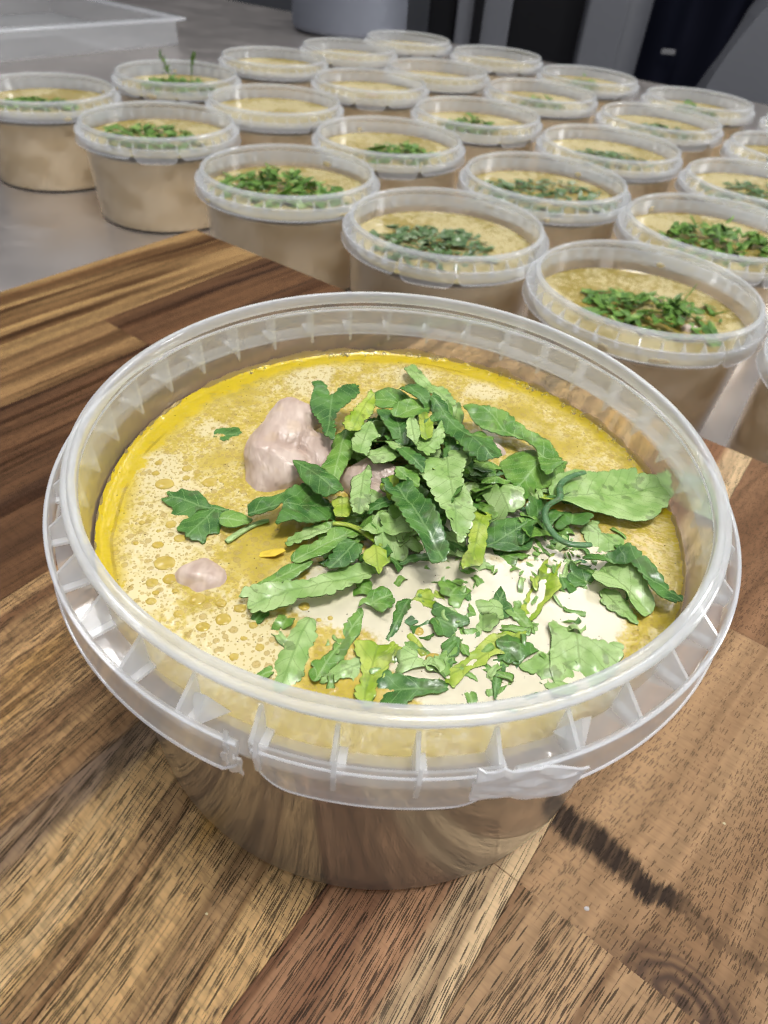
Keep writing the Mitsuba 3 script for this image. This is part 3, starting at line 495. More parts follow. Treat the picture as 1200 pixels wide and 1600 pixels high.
LEAVES=[
('leaf',1.2,'dark',1.5,0,'deep green lobed leaf of the sprig at the left of the soup',"-50.6,-8.7 -48.9,-8.1 -50,-6.4 -47.8,-6.5 -47.4,-4.8 -45.2,-5.5 -44,-5 -42,-7.2 -40.2,-9.3 -38.1,-9.7 -35.8,-10.7 -37.7,-11 -41.1,-10.4 -42.5,-10.6 -43.3,-12.8 -45.2,-13.2 -47.6,-12.9 -47.4,-11"),
('leaf',1.4,'dark',1.2,0,'lower lobed leaf of the sprig at the left of the soup',"-44.6,-16.9 -44.6,-15 -44.2,-13.7 -42.8,-12.9 -42.4,-10.8 -40,-9.9 -36.8,-11.2 -35.5,-11.9 -36.6,-13.8 -36.5,-16.6 -37.5,-17.2 -38.4,-17.4 -38.8,-19.8 -40.2,-19.3 -41.1,-19.7 -42,-19.3 -42.6,-18 -43.8,-17.9"),
('leaf',2,'mid',0.8,0,'small light leaflet at the base of the left sprig',"-36.7,-13.9 -35.9,-11.7 -33.8,-11.7 -31.7,-12.3 -29.9,-13.2 -30.7,-15.1 -32.5,-15.9 -34,-16.3 -35.9,-15.5"),
('stem',1.5,'pale',0,1.1,'pale green stem of the left sprig',"-34,-19.4 -32.3,-17 -29.8,-14.1 -26.6,-12"),
('leaf',0.6,'dark',0.5,0,'small dark leaf scrap left of the chicken piece',"-45.9,18.3 -42.4,20.1 -40.4,19.6 -38.5,18.5 -38,16.2 -40.1,14.4 -42.1,15.2 -44.7,13.6"),
('leaf',5,'yellow',1,0,'yellow-green scrap tucked behind the chicken piece',"-26,27.2 -24.4,26.3 -22.1,23.4 -19.8,20.5 -22,19.6 -24,22.2"),
('leaf',9,'dark',2.5,0,'dark lobed leaf standing up beside the chicken piece',"-22.8,28.6 -21.4,30.1 -20.1,29.5 -19,27.3 -18.4,25.7 -17.1,26.3 -15.6,29.8 -14.3,30.5 -12.5,29.9 -11.6,27.1 -12.5,24.4 -15.5,19 -16.1,16.5 -15.4,12.1 -15.3,9.2 -17.1,10 -18.8,14.6 -21.4,18.8 -22.2,22.7 -21.8,26.2"),
('leaf',6,'mid',1.5,0,'broad stalk leaf below the upright lobed leaf',"-15.6,12.5 -13.2,14.7 -11.2,13.2 -10.6,8.9 -11.8,1.8 -12.8,-3.5 -15.7,-0.1 -17,1.7 -15.6,7.4"),
('leaf',7,'dark',1,0,'mid green leaf lying over the right of the chicken piece',"-23.5,1.5 -21.5,1.9 -19.7,0.1 -16.7,-0.8 -12.8,-4 -11.5,-6.9 -14.7,-8.5 -17.2,-7.2 -20.5,-4.5"),
('leaf',4,'dark',2,0,'broad green leaf in front of the chicken piece',"-30.6,-11.1 -28.9,-10 -25.1,-8.8 -21.6,-5.6 -19.4,-3.4 -16.3,-5.5 -13.7,-8.1 -13.1,-11 -14.8,-13 -17,-14.5 -19.9,-15.9 -24,-16.6 -23.5,-14.2 -23.3,-11 -25,-13.4 -29.6,-14.2"),
('leaf',9,'yellow',2,0,'yellow-green curled stalk at the top of the heap',"-13.4,13.6 -11.3,19.7 -9.1,25.8 -8.3,29.8 -7.3,27 -6.9,21.2 -8.8,16.6 -9.7,11.7 -12.4,12.2"),
('leaf',9,'pale',1,0,'pale leaf left of the heap centre',"-10.8,7.8 -9.3,14.6 -7,16.1 -5.7,12.2 -4.8,10.9 -6.6,8.4 -7,3.4 -8.6,4.1 -10.1,4.4"),
('leaf',8,'pale',1,0,'very pale leaf edge over the small chicken piece',"-7.7,4.7 -6.2,6.6 -4.1,8 -3.3,9 -1.5,7 0.3,4.9 -2.1,2.9 -5,2.2"),
('leaf',7.5,'mid',1,0,'light green leaf at the back of the heap',"-7.5,29.7 -4.3,32.8 -0.9,32.1 1.6,29.9 4,27.8 1.3,25.5 -2.4,24.8 -5.2,24.4 -6.8,25.1"),
('leaf',9.5,'mid',1,0,'green leaf across the heap centre',"-2,22.9 1.1,25.5 3.9,26.4 6.7,23.6 5.8,20.2 2.3,18.1 -0.4,18.4 -2.3,19.7"),
('leaf',10,'dark',2,0,'dark leaf bent over the back of the heap',"-1.1,30.8 0.8,32.1 3.2,31.5 6.1,27.7 7.5,23.8 5.7,22.7 3.8,25.2 1,27.5"),
('leaf',10,'dark',2.5,0,'dark folded strip running down the right of the heap',"7.8,26.7 9.9,24.6 13,18.3 15.6,14.9 17.3,12.6 20.9,12.3 22.8,8.2 21.4,5.2 18.2,3.7 15.3,6.7 12.9,11.2 9.8,15.9 7.6,20.6"),
('leaf',3,'pale',1,0,'pale mottled strip at the back of the soup',"0.1,52.4 2.8,54 5.1,49.8 8.2,43.5 10.8,44 14.3,36.3 11.3,34.4 8.8,38.5 4.1,43.7 1.6,47.4"),
('leaf',7.8,'dark',1,0,'dark leaf deep in the heap',"-6,21.5 -2.4,23.8 1.3,23.6 3.7,20.7 2,18.1 2.2,10.7 -1.3,11.4 -2.8,15"),
('leaf',11,'pale',1.2,0,'toothed pale leaf in the middle of the heap',"1.2,13.5 2,15.5 3.5,15 4.3,10.3 3.8,5.3 2.5,7.2 1.4,8.1"),
('leaf',10.5,'yellow',1,0,'olive leaf pointing up in the middle of the heap',"4,17.7 5.5,19.9 7.4,13.7 7.2,10 5.7,8.9 4.5,9.9"),
('leaf',9.5,'pale',1.5,0,'pale curved leaf right of the heap centre',"3.9,9.4 6,11.2 8.6,13 10,11.8 8.6,7.3 6.5,4.2 4.4,5.3"),
('leaf',8,'pale',2.5,0,'large pale leaf hanging down from the heap centre',"5.5,0.6 6.1,4.4 10.9,6.1 12.3,9.1 14.7,10.2 15.2,4.8 13.8,-0.7 14.3,-4.4 15.4,-7.8 16.4,-10 15.4,-14.7 13.5,-18.4 11.6,-13.6 8.9,-9.4 7.4,-5.4 5.2,-2"),
('leaf',8.5,'dark',2.5,0,'large dark leaf with pale veins at the front of the heap',"-2.9,-4.7 -1.6,-3.5 -0.2,-6.4 1.5,-3.1 3.6,-5.9 4.8,-8.4 7.1,-12.2 8.8,-16.1 10.7,-21.6 10,-24.5 7.3,-25.2 6.2,-22 3.4,-18.7 1.7,-15.2 -0.2,-9.7"),
('leaf',8.8,'mid',1,0,'short green leaf above the large dark leaf',"-0.3,-0.2 2.1,-0.2 4.6,-1.1 4.6,-6.7 2.3,-4 -0.2,-3.7"),
('leaf',9.8,'dark',1,0,'narrow dark leaf across the heap',"-0.7,5.8 1.8,6.6 5.7,2.1 5.4,-1.9 2.4,0.6 -0.2,4.2"),
('leaf',6.5,'pale',0.6,0,'pale strip lying on the small chicken piece',"-9.7,-2.4 -7.6,-0.3 -6.6,2.3 -5.8,0.8 -5.5,-6.7 -5.5,-10.9 -6.9,-12.8 -8.5,-12.8 -9.3,-8.5"),
('leaf',4.5,'yellow',1.5,0,'yellow-green stub of stalk below the small chicken piece',"-13.1,-8.3 -11.5,-6.6 -10,-7 -8.9,-9.8 -9.8,-12.8 -12.1,-12.8"),
('leaf',4.6,'dark',1,0,'dark narrow leaf under the small chicken piece',"-8.5,-11.6 -5.6,-8.3 -2.9,-6.2 -0.5,-5.7 0.2,-7.3 -3.9,-9.9 -7.6,-12.6"),
('stem',3.6,'yellow',0,0.9,'green stem running to the lower right of the heap',"-12.6,-14 -9,-14 -5.3,-16 -2,-19.1"),
('leaf',2.8,'pale',0.8,0,'narrow pale leaf left of the heap',"-21.2,-18.7 -17.9,-15 -13.1,-12.5 -9.2,-12.4 -10.2,-14.2 -13.9,-15.8 -17.5,-18 -20.6,-20.2"),
('leaf',3.2,'mid',1,0,'folded green leaf at the left foot of the heap',"-19.5,-24.1 -18.5,-21.1 -13.8,-19.2 -12.9,-15.8 -9.4,-14.2 -6.1,-15.7 -9.8,-17.9 -13,-22.8 -17.9,-25.2"),
('leaf',3.8,'dark',1.2,0,'small rounded very dark leaf at the foot of the heap',"-12.2,-25.7 -11,-20.5 -9,-18 -6,-19.8 -6.6,-23 -9.3,-25.6 -11.9,-26.8"),
('leaf',4,'yellow',0.8,0,'bright yellow-green star shaped leaf at the foot of the heap',"-5.3,-23.5 -4.9,-21.4 -3.1,-19.7 -1.9,-20.6 -0.2,-20.8 -0.2,-23.9 -1.3,-25.1 -1.9,-27.1 -2.9,-25.3 -4.9,-24.7"),
('leaf',4.5,'yellow',1.2,0,'bright yellow-green strip right of the large dark leaf',"16,-13.3 16.7,-9.5 18.6,-7 20.9,-7.9 19.6,-13.3 18.9,-18.8 18.3,-22.1 16.3,-22.6 14.5,-23.6 14.4,-21.5 15.8,-18.7"),
('leaf',5,'mid',3,0,'long green leaf folded over at the back right of the heap',"16.4,30.7 22.6,30.4 28.5,29.2 32,24.7 36.8,22.4 37.8,16.9 38.3,11.8 36.5,10.1 34.4,7.5 33.2,10.3 33.7,17.8 31.1,20.5 27.5,22.2 21.3,23.7 18.5,26.7"),
('leaf',2.2,'mid',1,0,'bright green leaf under the folded leaf at the back right',"25.4,15.6 29.7,19.4 33.9,20.7 34.7,17 34.4,14.3 37.6,13.7 41.2,17.6 40,14 36.5,8.5 32.4,4.4 29.1,1.1 28.3,3.5 26.4,8.2"),
('leaf',2.5,'pale',1.8,0,'large very pale fan leaf by the right wall',"37.1,6.1 39.9,10.4 45,13.3 48.6,12.7 52.8,15 57.9,16.2 58.4,14.2 61.9,13.8 65.7,16.1 65.9,13 64.4,10.1 64.7,7.3 62.9,5.1 61.9,2.9 60.3,1.7 58.7,-1 55.4,-2.6 51.5,-2.3 47.7,-1.7 43.1,-1 39.5,1.1 36.7,1.7"),
('stem',4.5,'blue',0,1.7,'dark curled stem hooked beside the pale fan leaf',"44.4,10.3 39.9,7.6 37.3,3.2 37.1,0.5 34.2,-2.5 32.9,-6.1 33.6,-10.5 36,-13.8 38.7,-14.3 41.8,-13.8"),
('stem',2.2,'blue',0,1.1,'thin green stem left of the curled stem',"19.7,10.3 22.3,6.4 25.1,1.4 28.3,-1.4 33.9,-2.1"),
('leaf',2.4,'blue',0.6,0,'narrow dark leaf across the pale fan leaf',"38.4,2.7 41.5,2.8 46,2.8 47.5,1.4 42.9,0.4 39.5,1.2"),
('leaf',2.2,'dark',0.7,0,'dark square cut leaf at the right of the heap',"20.8,-7.8 23.2,-6.4 27.1,-5.4 30.7,-4.4 30.4,-9.7 29.5,-13.6 24.3,-15.2 19.8,-14.7"),
('leaf',4,'dark',3,0,'long dark arching leaf at the right of the soup',"40,-17.5 42.2,-15.9 44.7,-15.6 49.5,-13.4 51.8,-16 53.5,-19 54.4,-21.5 56,-23.8 57.7,-24.6 54.7,-27.1 52.6,-25.9 51.2,-21.9 49.7,-18.1 46,-17 41.8,-18.5"),
('leaf',2.2,'pale',1.5,0,'pale leaf under the long dark arching leaf',"41.5,-21.1 43.1,-18.7 45.9,-16.5 47.9,-16.5 49.9,-16.2 51.4,-19.8 52.4,-23.7 52.7,-26.7 49.8,-29.1 48.1,-26.4 47.6,-23.4 43.7,-23.9 41.6,-22.8"),
('leaf',1.2,'pale',0.8,0,'pale leaf between the fan leaf and the arching leaf',"42.2,-6 44.5,-2.9 47.1,-1.6 45.9,-4.2 46.4,-6.6 51.8,-5 50.6,-9 48.6,-10.4 45.5,-11.5 43.6,-10.6"),
('leaf',0.8,'blue',0.4,0,'small dark bluish leaflet at the right',"37.1,-16.9 39.2,-15.1 41,-14.4 42.6,-15.9 40.9,-17.5 38.5,-17.5"),
('leaf',1.6,'yellow',1.2,0,'ruffled yellow-green strip at the right centre',"36.5,-12.7 35.6,-17 34.3,-19.8 34.9,-23.1 33.2,-25.3 31.6,-27 29.1,-31.3 25.3,-32.8 27.2,-27.7 30,-21.9 32.3,-16.8 34.4,-14.4"),
('leaf',1,'dark',0.6,0,'mid green cut leaf left of the ruffled strip',"18.4,-31.7 21.3,-27.2 22.8,-24.1 23.6,-27.7 24.7,-30.2 23.6,-31.8 21.8,-32"),
('stem',0.8,'pale',0,0.8,'thin pale stem between the strip and the right leaves',"35.2,-19.6 38.4,-20.3 41.7,-21"),
('leaf',0.7,'mid',0.5,0,'small green leaf inside the curled stem',"36,-4.1 37.7,-2.3 38.8,-3.8 39.4,-6.4 37.4,-8.2"),
('leaf',2.4,'mid',0.8,0,'narrow green leaf above the long pale leaf',"-25.7,-31.9 -23.2,-28.8 -20,-25.8 -16.5,-23.8 -15.4,-24.7 -19.4,-29.5 -24.5,-31.9"),
('leaf',2.8,'pale',1.5,0,'long pale leaf at the front left of the heap',"-26.8,-33.8 -25.8,-32.3 -19.1,-31 -14.9,-29.3 -12.2,-27.1 -8.7,-24.6 -5.4,-23 -3.2,-24.6 -6,-28.5 -8.8,-30.9 -12.1,-33.4 -16.4,-33.6 -17.4,-35.6 -21.2,-37.1 -24.4,-37.2 -25.1,-34.3"),
('leaf',1,'dark',0.6,0,'tiny dark scrap below the long pale leaf',"-25,-37.9 -24.5,-35.7 -23.7,-36.2 -22.5,-35.1 -21.7,-36.8 -23.1,-38.9"),
('leaf',1.4,'pale',1.2,0,'pale cut leaf near the front left rim',"-19.3,-50.7 -18.2,-46.1 -17.2,-41.9 -16.5,-37 -13.4,-37.1 -12.5,-41.3 -13.5,-45.5 -13.6,-49.1 -16.5,-51.5 -18.1,-51.3"),
('leaf',0.8,'mid',0.4,0,'small side lobe of the cut leaf near the front left rim',"-21.7,-49.7 -19.3,-47.5 -18.6,-48.9 -19.3,-50.3"),
('leaf',1.6,'mid',1.2,0,'bluish green leaf strip at the front of the soup',"-12,-48.1 -11.8,-45.9 -9,-43.6 -8.4,-40.1 -7.3,-37.4 -5.9,-34.9 -4.7,-33.5 -4.6,-38.8 -6.4,-42.4 -7.4,-45.8 -9.8,-48.4 -11.2,-49.8"),
('leaf',1.2,'pale',0.8,0,'pale toothed leaf at the front of the soup',"-10.1,-49.5 -7.7,-46.4 -5.2,-43.5 -3.4,-44.3 -3.3,-47.5 -4,-48.9 -5.8,-48.3 -7.3,-49.2 -8.6,-49.8"),
('leaf',1.6,'yellow',0.9,0,'bright green three armed leaf near the front rim',"-4.9,-41.4 -3.4,-40.8 0.1,-41.7 1.8,-40.6 1.4,-44 0.5,-47.5 -0.7,-48.6 -1.1,-52.8 -2.4,-53.1 -3.1,-52.2 -4.2,-51.3 -3,-48.8 -3.4,-45 -4.8,-43.7"),
('leaf',1.8,'mid',0.8,0,'small green heart shaped leaf in the white broth',"-5.1,-33.3 -2.9,-29.9 -0.9,-28.3 0.5,-29.7 1.4,-31.5 0.5,-33.6 -1,-34.9 -2.7,-32.7"),
('leaf',0.5,'dark',0.5,0,'dark strip half sunk in the white broth',"2,-31.1 3.2,-30 6.4,-30.1 4.6,-31.7 3.6,-33.9 2.2,-38.6 0.1,-40.6 1.5,-36"),
('leaf',0.9,'dark',0.8,0,'wide green leaf along the front rim',"-0.1,-50.4 0.3,-48 1.7,-46.9 3.9,-47.4 6,-47.7 10,-47.4 12.3,-48.3 10.7,-49.6 6.1,-50.9 4.2,-52.9 0.6,-52.8 1.6,-51.5"),
('leaf',0.9,'dark',0.7,0,'small dark square leaf in the white broth',"10.6,-39.7 13,-37.8 14.2,-38.3 13.8,-41.8 11.7,-42.5"),
('stem',0.5,'yellow',0,0.9,'short yellow-green stem in the white broth',"4.6,-38 5.9,-39.4 7.6,-42.3"),
('leaf',0.6,'blue',0.4,0,'tiny dark leaf above the short stem',"3.7,-35.3 5,-33.6 6.4,-35 4.9,-36.2"),
('leaf',1.4,'yellow',1,0,'ruffled yellow-green strip near the front right',"10.2,-46.4 14.8,-42.8 17.5,-39.7 19.8,-36.9 23,-36.2 26.3,-35.3 25.7,-37.3 23,-39 22.7,-40.6 19.6,-41.4 18.7,-43.2 16.3,-44.2 14.6,-46.3 13.2,-48.3 12.3,-47.2 10.4,-47.6"),
('leaf',1,'dark',0.5,0,'dark narrow leaf pointing to the front rim',"19.9,-42 22.4,-41.9 22.1,-44.4 20.8,-48 20,-50.2 19.6,-45.7"),
('leaf',1.4,'pale',1.6,0,'large pale fan leaf near the front right rim',"31,-39.7 31.9,-36.1 31.4,-33.7 33.3,-31.5 34.7,-33.3 36.5,-30.8 38.1,-30.4 38.5,-32.9 37,-34.6 38.7,-36.1 41.4,-36.7 43.5,-37.2 43.5,-38.9 41.2,-42.5 37.5,-45.3 33.5,-46.3 31.4,-45.4 30.6,-42.4"),
('leaf',0.7,'yellow',0.6,0,'tiny bright bud near the front right rim',"25.6,-44.2 26.5,-42.9 28.1,-44 27.4,-45.4 25.9,-45.6"),
('leaf',0.6,'dark',0.3,0,'small dark scrap at the front rim',"25,-49 27.6,-47.8 27.7,-48.3 25.9,-49.3"),
('leaf',0.7,'mid',0.4,0,'short green leaf at the front rim',"14.8,-48.9 16.7,-48.8 17,-50.7 15.4,-51.3"),
('leaf',0.4,'pale',0.6,0,'pale leaf sunk below the right leaves',"43.5,-22.5 46.9,-22.7 49,-28.9 48.9,-30.5 46.5,-28.9 43.1,-26.5")]

def chaikin(P, n=1):
    for _ in range(n):
        Q = np.roll(P, -1, 0); P = np.stack([0.86 * P + 0.14 * Q, 0.14 * P + 0.86 * Q], 1).reshape(-1, 2)
    return P
def resample(P, step):
    out = []
    for a, b in zip(P, np.roll(P, -1, 0)):
        k = max(1, int(round(np.linalg.norm(b - a) / step))); out += [a + (b - a) * i / k for i in range(k)]
    return np.array(out)
def leaf_mesh(pts, z, arch, seed, crinkle=0.00055, step=0.0008, thick=0.00018, teeth=0.0012, lobe=0.0):
    P = np.array(pts, float) / 1000; P = chaikin(P.mean(0) + (P - P.mean(0)) * 1.08, 1); poly = Polygon(P).buffer(0)
    if poly.geom_type != 'Polygon': poly = max(poly.geoms, key=lambda g: g.area)
    P = np.array(poly.exterior.coords)[:-1]
    if Polygon(P).exterior.is_ccw is False: P = P[::-1]
    B = resample(P, step * 0.42); nb_ = len(B); teeth = teeth * min(1.0, math.sqrt(poly.area) / 0.006) ** 2
    tg = np.roll(B, -1, 0) - np.roll(B, 1, 0); tg /= np.linalg.norm(tg, axis=1, keepdims=True) + 1e-12; al = np.r_[0, np.cumsum(np.linalg.norm(np.diff(B, axis=0), axis=1))]
    msk = np.clip((meshkit.noise(np.c_[B * 140, np.full(nb_, seed * 2.3)], 4) - 0.47) * 5, 0, 1)
    msk = np.clip((meshkit.noise(np.c_[B * 75, np.full(nb_, seed * 2.3)], 4) - 0.44) * 7, 0, 1)
    lob = np.sqrt(np.abs(np.sin(np.pi * (al / 0.0046 + 1.2 * meshkit.noise(np.c_[al * 120, al * 0, al * 0 + seed], 8)))))
    wav = 0.55 * np.sqrt(np.abs(np.sin(np.pi * (al / 0.0021 + 1.9 * meshkit.noise(np.c_[al * 190, al * 0, al * 0 + seed], 6)))))
    msk = msk * (0.25 + 1.5 * meshkit.noise(np.c_[B * 320, np.full(nb_, seed * 9.7)], 7))
    B = B + np.c_[tg[:, 1], -tg[:, 0]] * (msk * (wav - 0.3 + lobe * 1.5 * (lob - 0.68)) * teeth)[:, None]
    B = B + np.c_[tg[:, 1], -tg[:, 0]] * ((meshkit.fbm(np.c_[B * 900, np.full(nb_, seed * 5.1)], 3, 9) - 0.5) * 0.0007 * min(1.0, teeth / 0.0007))[:, None]
    poly = Polygon(B).buffer(0)
    if poly.geom_type != 'Polygon': poly = max(poly.geoms, key=lambda g: g.area)
    B = np.array(poly.exterior.coords)[:-1]
    if not Polygon(B).exterior.is_ccw: B = B[::-1]
    poly = Polygon(B)
    c = B.mean(0); w, V = np.linalg.eigh(np.cov((B - c).T)); ax, ay = V[:, 1], V[:, 0]
    x0, y0, x1, y1 = poly.bounds; g = np.stack(np.meshgrid(np.arange(x0, x1, step), np.arange(y0, y1, step)), -1).reshape(-1, 2)
    rg = np.random.default_rng(seed); g = g + rg.uniform(-0.25, 0.25, g.shape) * step
    inner = poly.buffer(-step * 0.55); prepare(inner); g = g[contains_xy(inner, g[:, 0], g[:, 1])] if not inner.is_empty else g[:0]
    A = np.vstack([B, g]); tri = Delaunay(A).simplices; cen = A[tri].mean(1); prepare(poly)
    tri = tri[contains_xy(poly, cen[:, 0], cen[:, 1])]
    e1, e2 = A[tri[:, 1]] - A[tri[:, 0]], A[tri[:, 2]] - A[tri[:, 0]]; cr = e1[:, 0] * e2[:, 1] - e1[:, 1] * e2[:, 0]
    tri = tri[np.abs(cr) > 1e-12]; cr = cr[np.abs(cr) > 1e-12]; tri = np.where((cr < 0)[:, None], tri[:, ::-1], tri)
    s, t = (A - c) @ ax, (A - c) @ ay; S, Tt = np.abs(s).max() + 1e-6, np.abs(t).max() + 1e-6
    if rg.random() < 0.5: s = -s
    q = np.c_[A * 130, np.full(len(A), seed * 3.1)]; fold = rg.uniform(-0.35, 0.35); curl = rg.uniform(-0.6, 1.0)
    h = arch / 1000 * (1.5 * (meshkit.fbm(q, 2, seed) - 0.5) + curl * (0.35 - (s / S) ** 2)) + fold * (np.abs(t) - 0.4 * Tt)
    h = h + crinkle * 2 * (meshkit.fbm(q * 3.0, 2, seed + 1) - 0.5) - 0.00022 * np.maximum(0, 1 - np.abs(t) / 0.0004)
    zz = np.maximum(z + h, ZS - 0.0009)          # parts of a leaf may dip under the soup
    n = len(A); nb = len(B)
    v = np.vstack([np.c_[A, zz], np.c_[A, zz - thick]]); f = np.vstack([tri, tri[:, ::-1] + n])
    uv = np.vstack([np.c_[s, t]] * 2) * 1000
    e = np.array([[i, (i + 1) % nb] for i in range(nb)])
    keep = meshkit.noise(np.c_[B * 300, np.full(nb, seed * 1.7)], 2)
    out = B - c; nrm = np.stack([np.roll(B, -1, 0)[:, 1] - np.roll(B, 1, 0)[:, 1], -(np.roll(B, -1, 0)[:, 0] - np.roll(B, 1, 0)[:, 0])], 1); nrm /= np.linalg.norm(nrm, axis=1, keepdims=True) + 1e-12
    d = 0.00010 * np.clip((keep - 0.60) * 5, 0, 1)[:, None] + 0.00002
    E0 = np.c_[B - nrm * d * 0.6, zz[:nb] + 0.00005]; E1 = np.c_[B + nrm * d, zz[:nb] - thick * 0.3]; E2 = np.c_[B + nrm * d * 0.2, zz[:nb] - thick * 1.05]
    ev = np.vstack([E0, E1, E2]); i, j = e[:, 0], e[:, 1]
    ef = np.vstack([np.c_[i, i + nb, j], np.c_[j, i + nb, j + nb], np.c_[i + nb, i + 2 * nb, j + nb], np.c_[j + nb, i + 2 * nb, j + 2 * nb]])
    side = np.vstack([np.c_[i, i + n, j], np.c_[j, i + n, j + n]]); f = np.vstack([f, side])
    return mesh(v, f), uv, mesh(ev, ef)
for i, (kind, h, tone, arch_, wd, label, pts) in enumerate(LEAVES):
    P = np.array([[float(q) for q in w.split(',')] for w in pts.split()])
    z = ZS + (0.18 + 0.12 * h if h < 1.7 and P[:, 1].mean() < 0 and P[:, 0].mean() > -25 else h * (0.55 if h < 1.7 else 0.85 if h < 3 else 1.0)) / 1000
    if kind == 'stem':
        k = numbered('coriander_stalk'); m, uv = tube(np.c_[P / 1000, np.full(len(P), z) - 0.0003], min(wd, 0.95) / 1000 * 0.75, i, flat=0.6)
        m.apply_translation(NEAR); put(k, m, 'leaf_' + tone, smooth=True, uv=uv); tag(k, label, 'coriander stalk'); continue
    k = numbered('coriander_leaf'); m, uv, ed = leaf_mesh(P, z, arch_, i + 11)
    m.apply_translation(NEAR); ed.apply_translation(NEAR)
    put(k, m, 'leaf_' + tone, smooth=True, uv=uv); put(k + '__cut_edge', ed, 'leaf_edge', smooth=True); tag(k, label, 'coriander leaf')

# small chopped scraps floating between the leaves, and more leaf deep in the heap
def shard(rg, L, z, tilt=0.3, droop=0.0):
    n = rg.integers(5, 9); a = np.sort(rg.uniform(0, 2 * np.pi, n)); r = rg.uniform(0.55, 1.1, n)
    w = rg.uniform(0.25, 0.8); p = np.c_[np.cos(a) * r, np.sin(a) * r * w] * L
    c, s = math.cos(q := rg.uniform(0, 6.3)), math.sin(q); p = p @ np.array([[c, -s], [s, c]])
    g = rg.normal(0, tilt, 2); hz = p @ g + 0.25 * L * (1 - (np.linalg.norm(p, axis=1) / L) ** 2) * rg.uniform(-1, 1)
    v = np.vstack([np.c_[p, hz], [[0, 0, 0.18 * L * rg.uniform(-1, 1)]]]); v2 = v - [0, 0, 0.00022]
    k = len(v); f = [[i, (i + 1) % n, n] for i in range(n)] + [[(i + 1) % n + k, i + k, n + k] for i in range(n)] + [[i, i + k, (i + 1) % n] for i in range(n)] + [[(i + 1) % n, i + k, (i + 1) % n + k] for i in range(n)]
    return mesh(np.vstack([v, v2]) + [0, 0, z], f)
rg = np.random.default_rng(21); bits = []
for i in range(150):
    c = [(12, -6, 17), (20, -24, 17), (36, -14, 9), (4, 12, 15)][rg.integers(0, 4)]
    x, y = rg.normal(c[0], c[2] * 0.5), rg.normal(c[1], c[2] * 0.5)
    if math.hypot(x, y) > 60: continue
    s = shard(rg, rg.uniform(0.5, 1.7) / 1000, surf_z(x / 1000, y / 1000) + 0.0004, 0.2); s.apply_translation([x / 1000, y / 1000, 0]); bits.append(s)
m = cat(bits); m.apply_translation(NEAR); put('chopped_coriander', m, 'leaf_mid', smooth=False); tag('chopped_coriander', 'tiny chopped coriander scraps floating in the near soup', 'coriander', kind='stuff'); used['chopped_coriander'] = 1
deep = []
for i in range(190):
    a, q = rg.uniform(0, 6.3), math.sqrt(rg.random()); x, y = 5 + 17 * q * math.cos(a), 10 + 17 * q * math.sin(a)
    s = shard(rg, rg.uniform(1.5, 4.5) / 1000, ZS + 0.0005 + 0.0065 * (1 - q) * rg.random() + 0.0003, 0.35); s.apply_translation([x / 1000, y / 1000, 0]); deep.append(s)
m = cat(deep); m.apply_translation(NEAR); k = numbered('chopped_coriander'); put(k, m, 'leaf_far', smooth=False); tag(k, 'bruised chopped coriander packed inside the heap in the near soup', 'coriander', kind='stuff')
def leaflet(g, L):
    ph = g.uniform(0, 6.3); pts = []
    for t in np.linspace(-2.0, 2.0, 64):                    # a fan of three cleft, toothed lobes
        r = (0.50 + 0.50 * abs(math.cos(1.45 * t)) ** 0.55) * (1.0 - 0.10 * abs(t)) * (0.90 + 0.16 * abs(math.sin(5.2 * t + ph)) ** 0.6)
        pts.append([L * r * math.cos(t), L * r * math.sin(t)])
    pts += [[-0.25 * L, 0.10 * L], [-0.25 * L, -0.10 * L]]
    P = np.array(pts)
    if g.random() < 0.45: P = P @ np.diag([1, g.uniform(0.35, 0.6)])            # cut or seen folded
    q = g.uniform(0, 6.3); return P @ np.array([[math.cos(q), -math.sin(q)], [math.sin(q), math.cos(q)]])
def strip(g, L, W):
    n = 7; c = np.cumsum(np.r_[0, np.full(n - 1, L / (n - 1))]); bend = np.cumsum(g.normal(0, 0.22, n)); X = np.cumsum(np.cos(bend)) * L / n; Y = np.cumsum(np.sin(bend)) * L / n
    a = np.c_[X, Y + W * g.uniform(0.35, 0.6, n)]; b = np.c_[X, Y - W * g.uniform(0.35, 0.6, n)][::-1]; P = np.vstack([a[::-1], b[::-1]]) - [X.mean(), Y.mean()]
    q = g.uniform(0, 6.3); return P @ np.array([[math.cos(q), -math.sin(q)], [math.sin(q), math.cos(q)]])
g_ = np.random.default_rng(88)
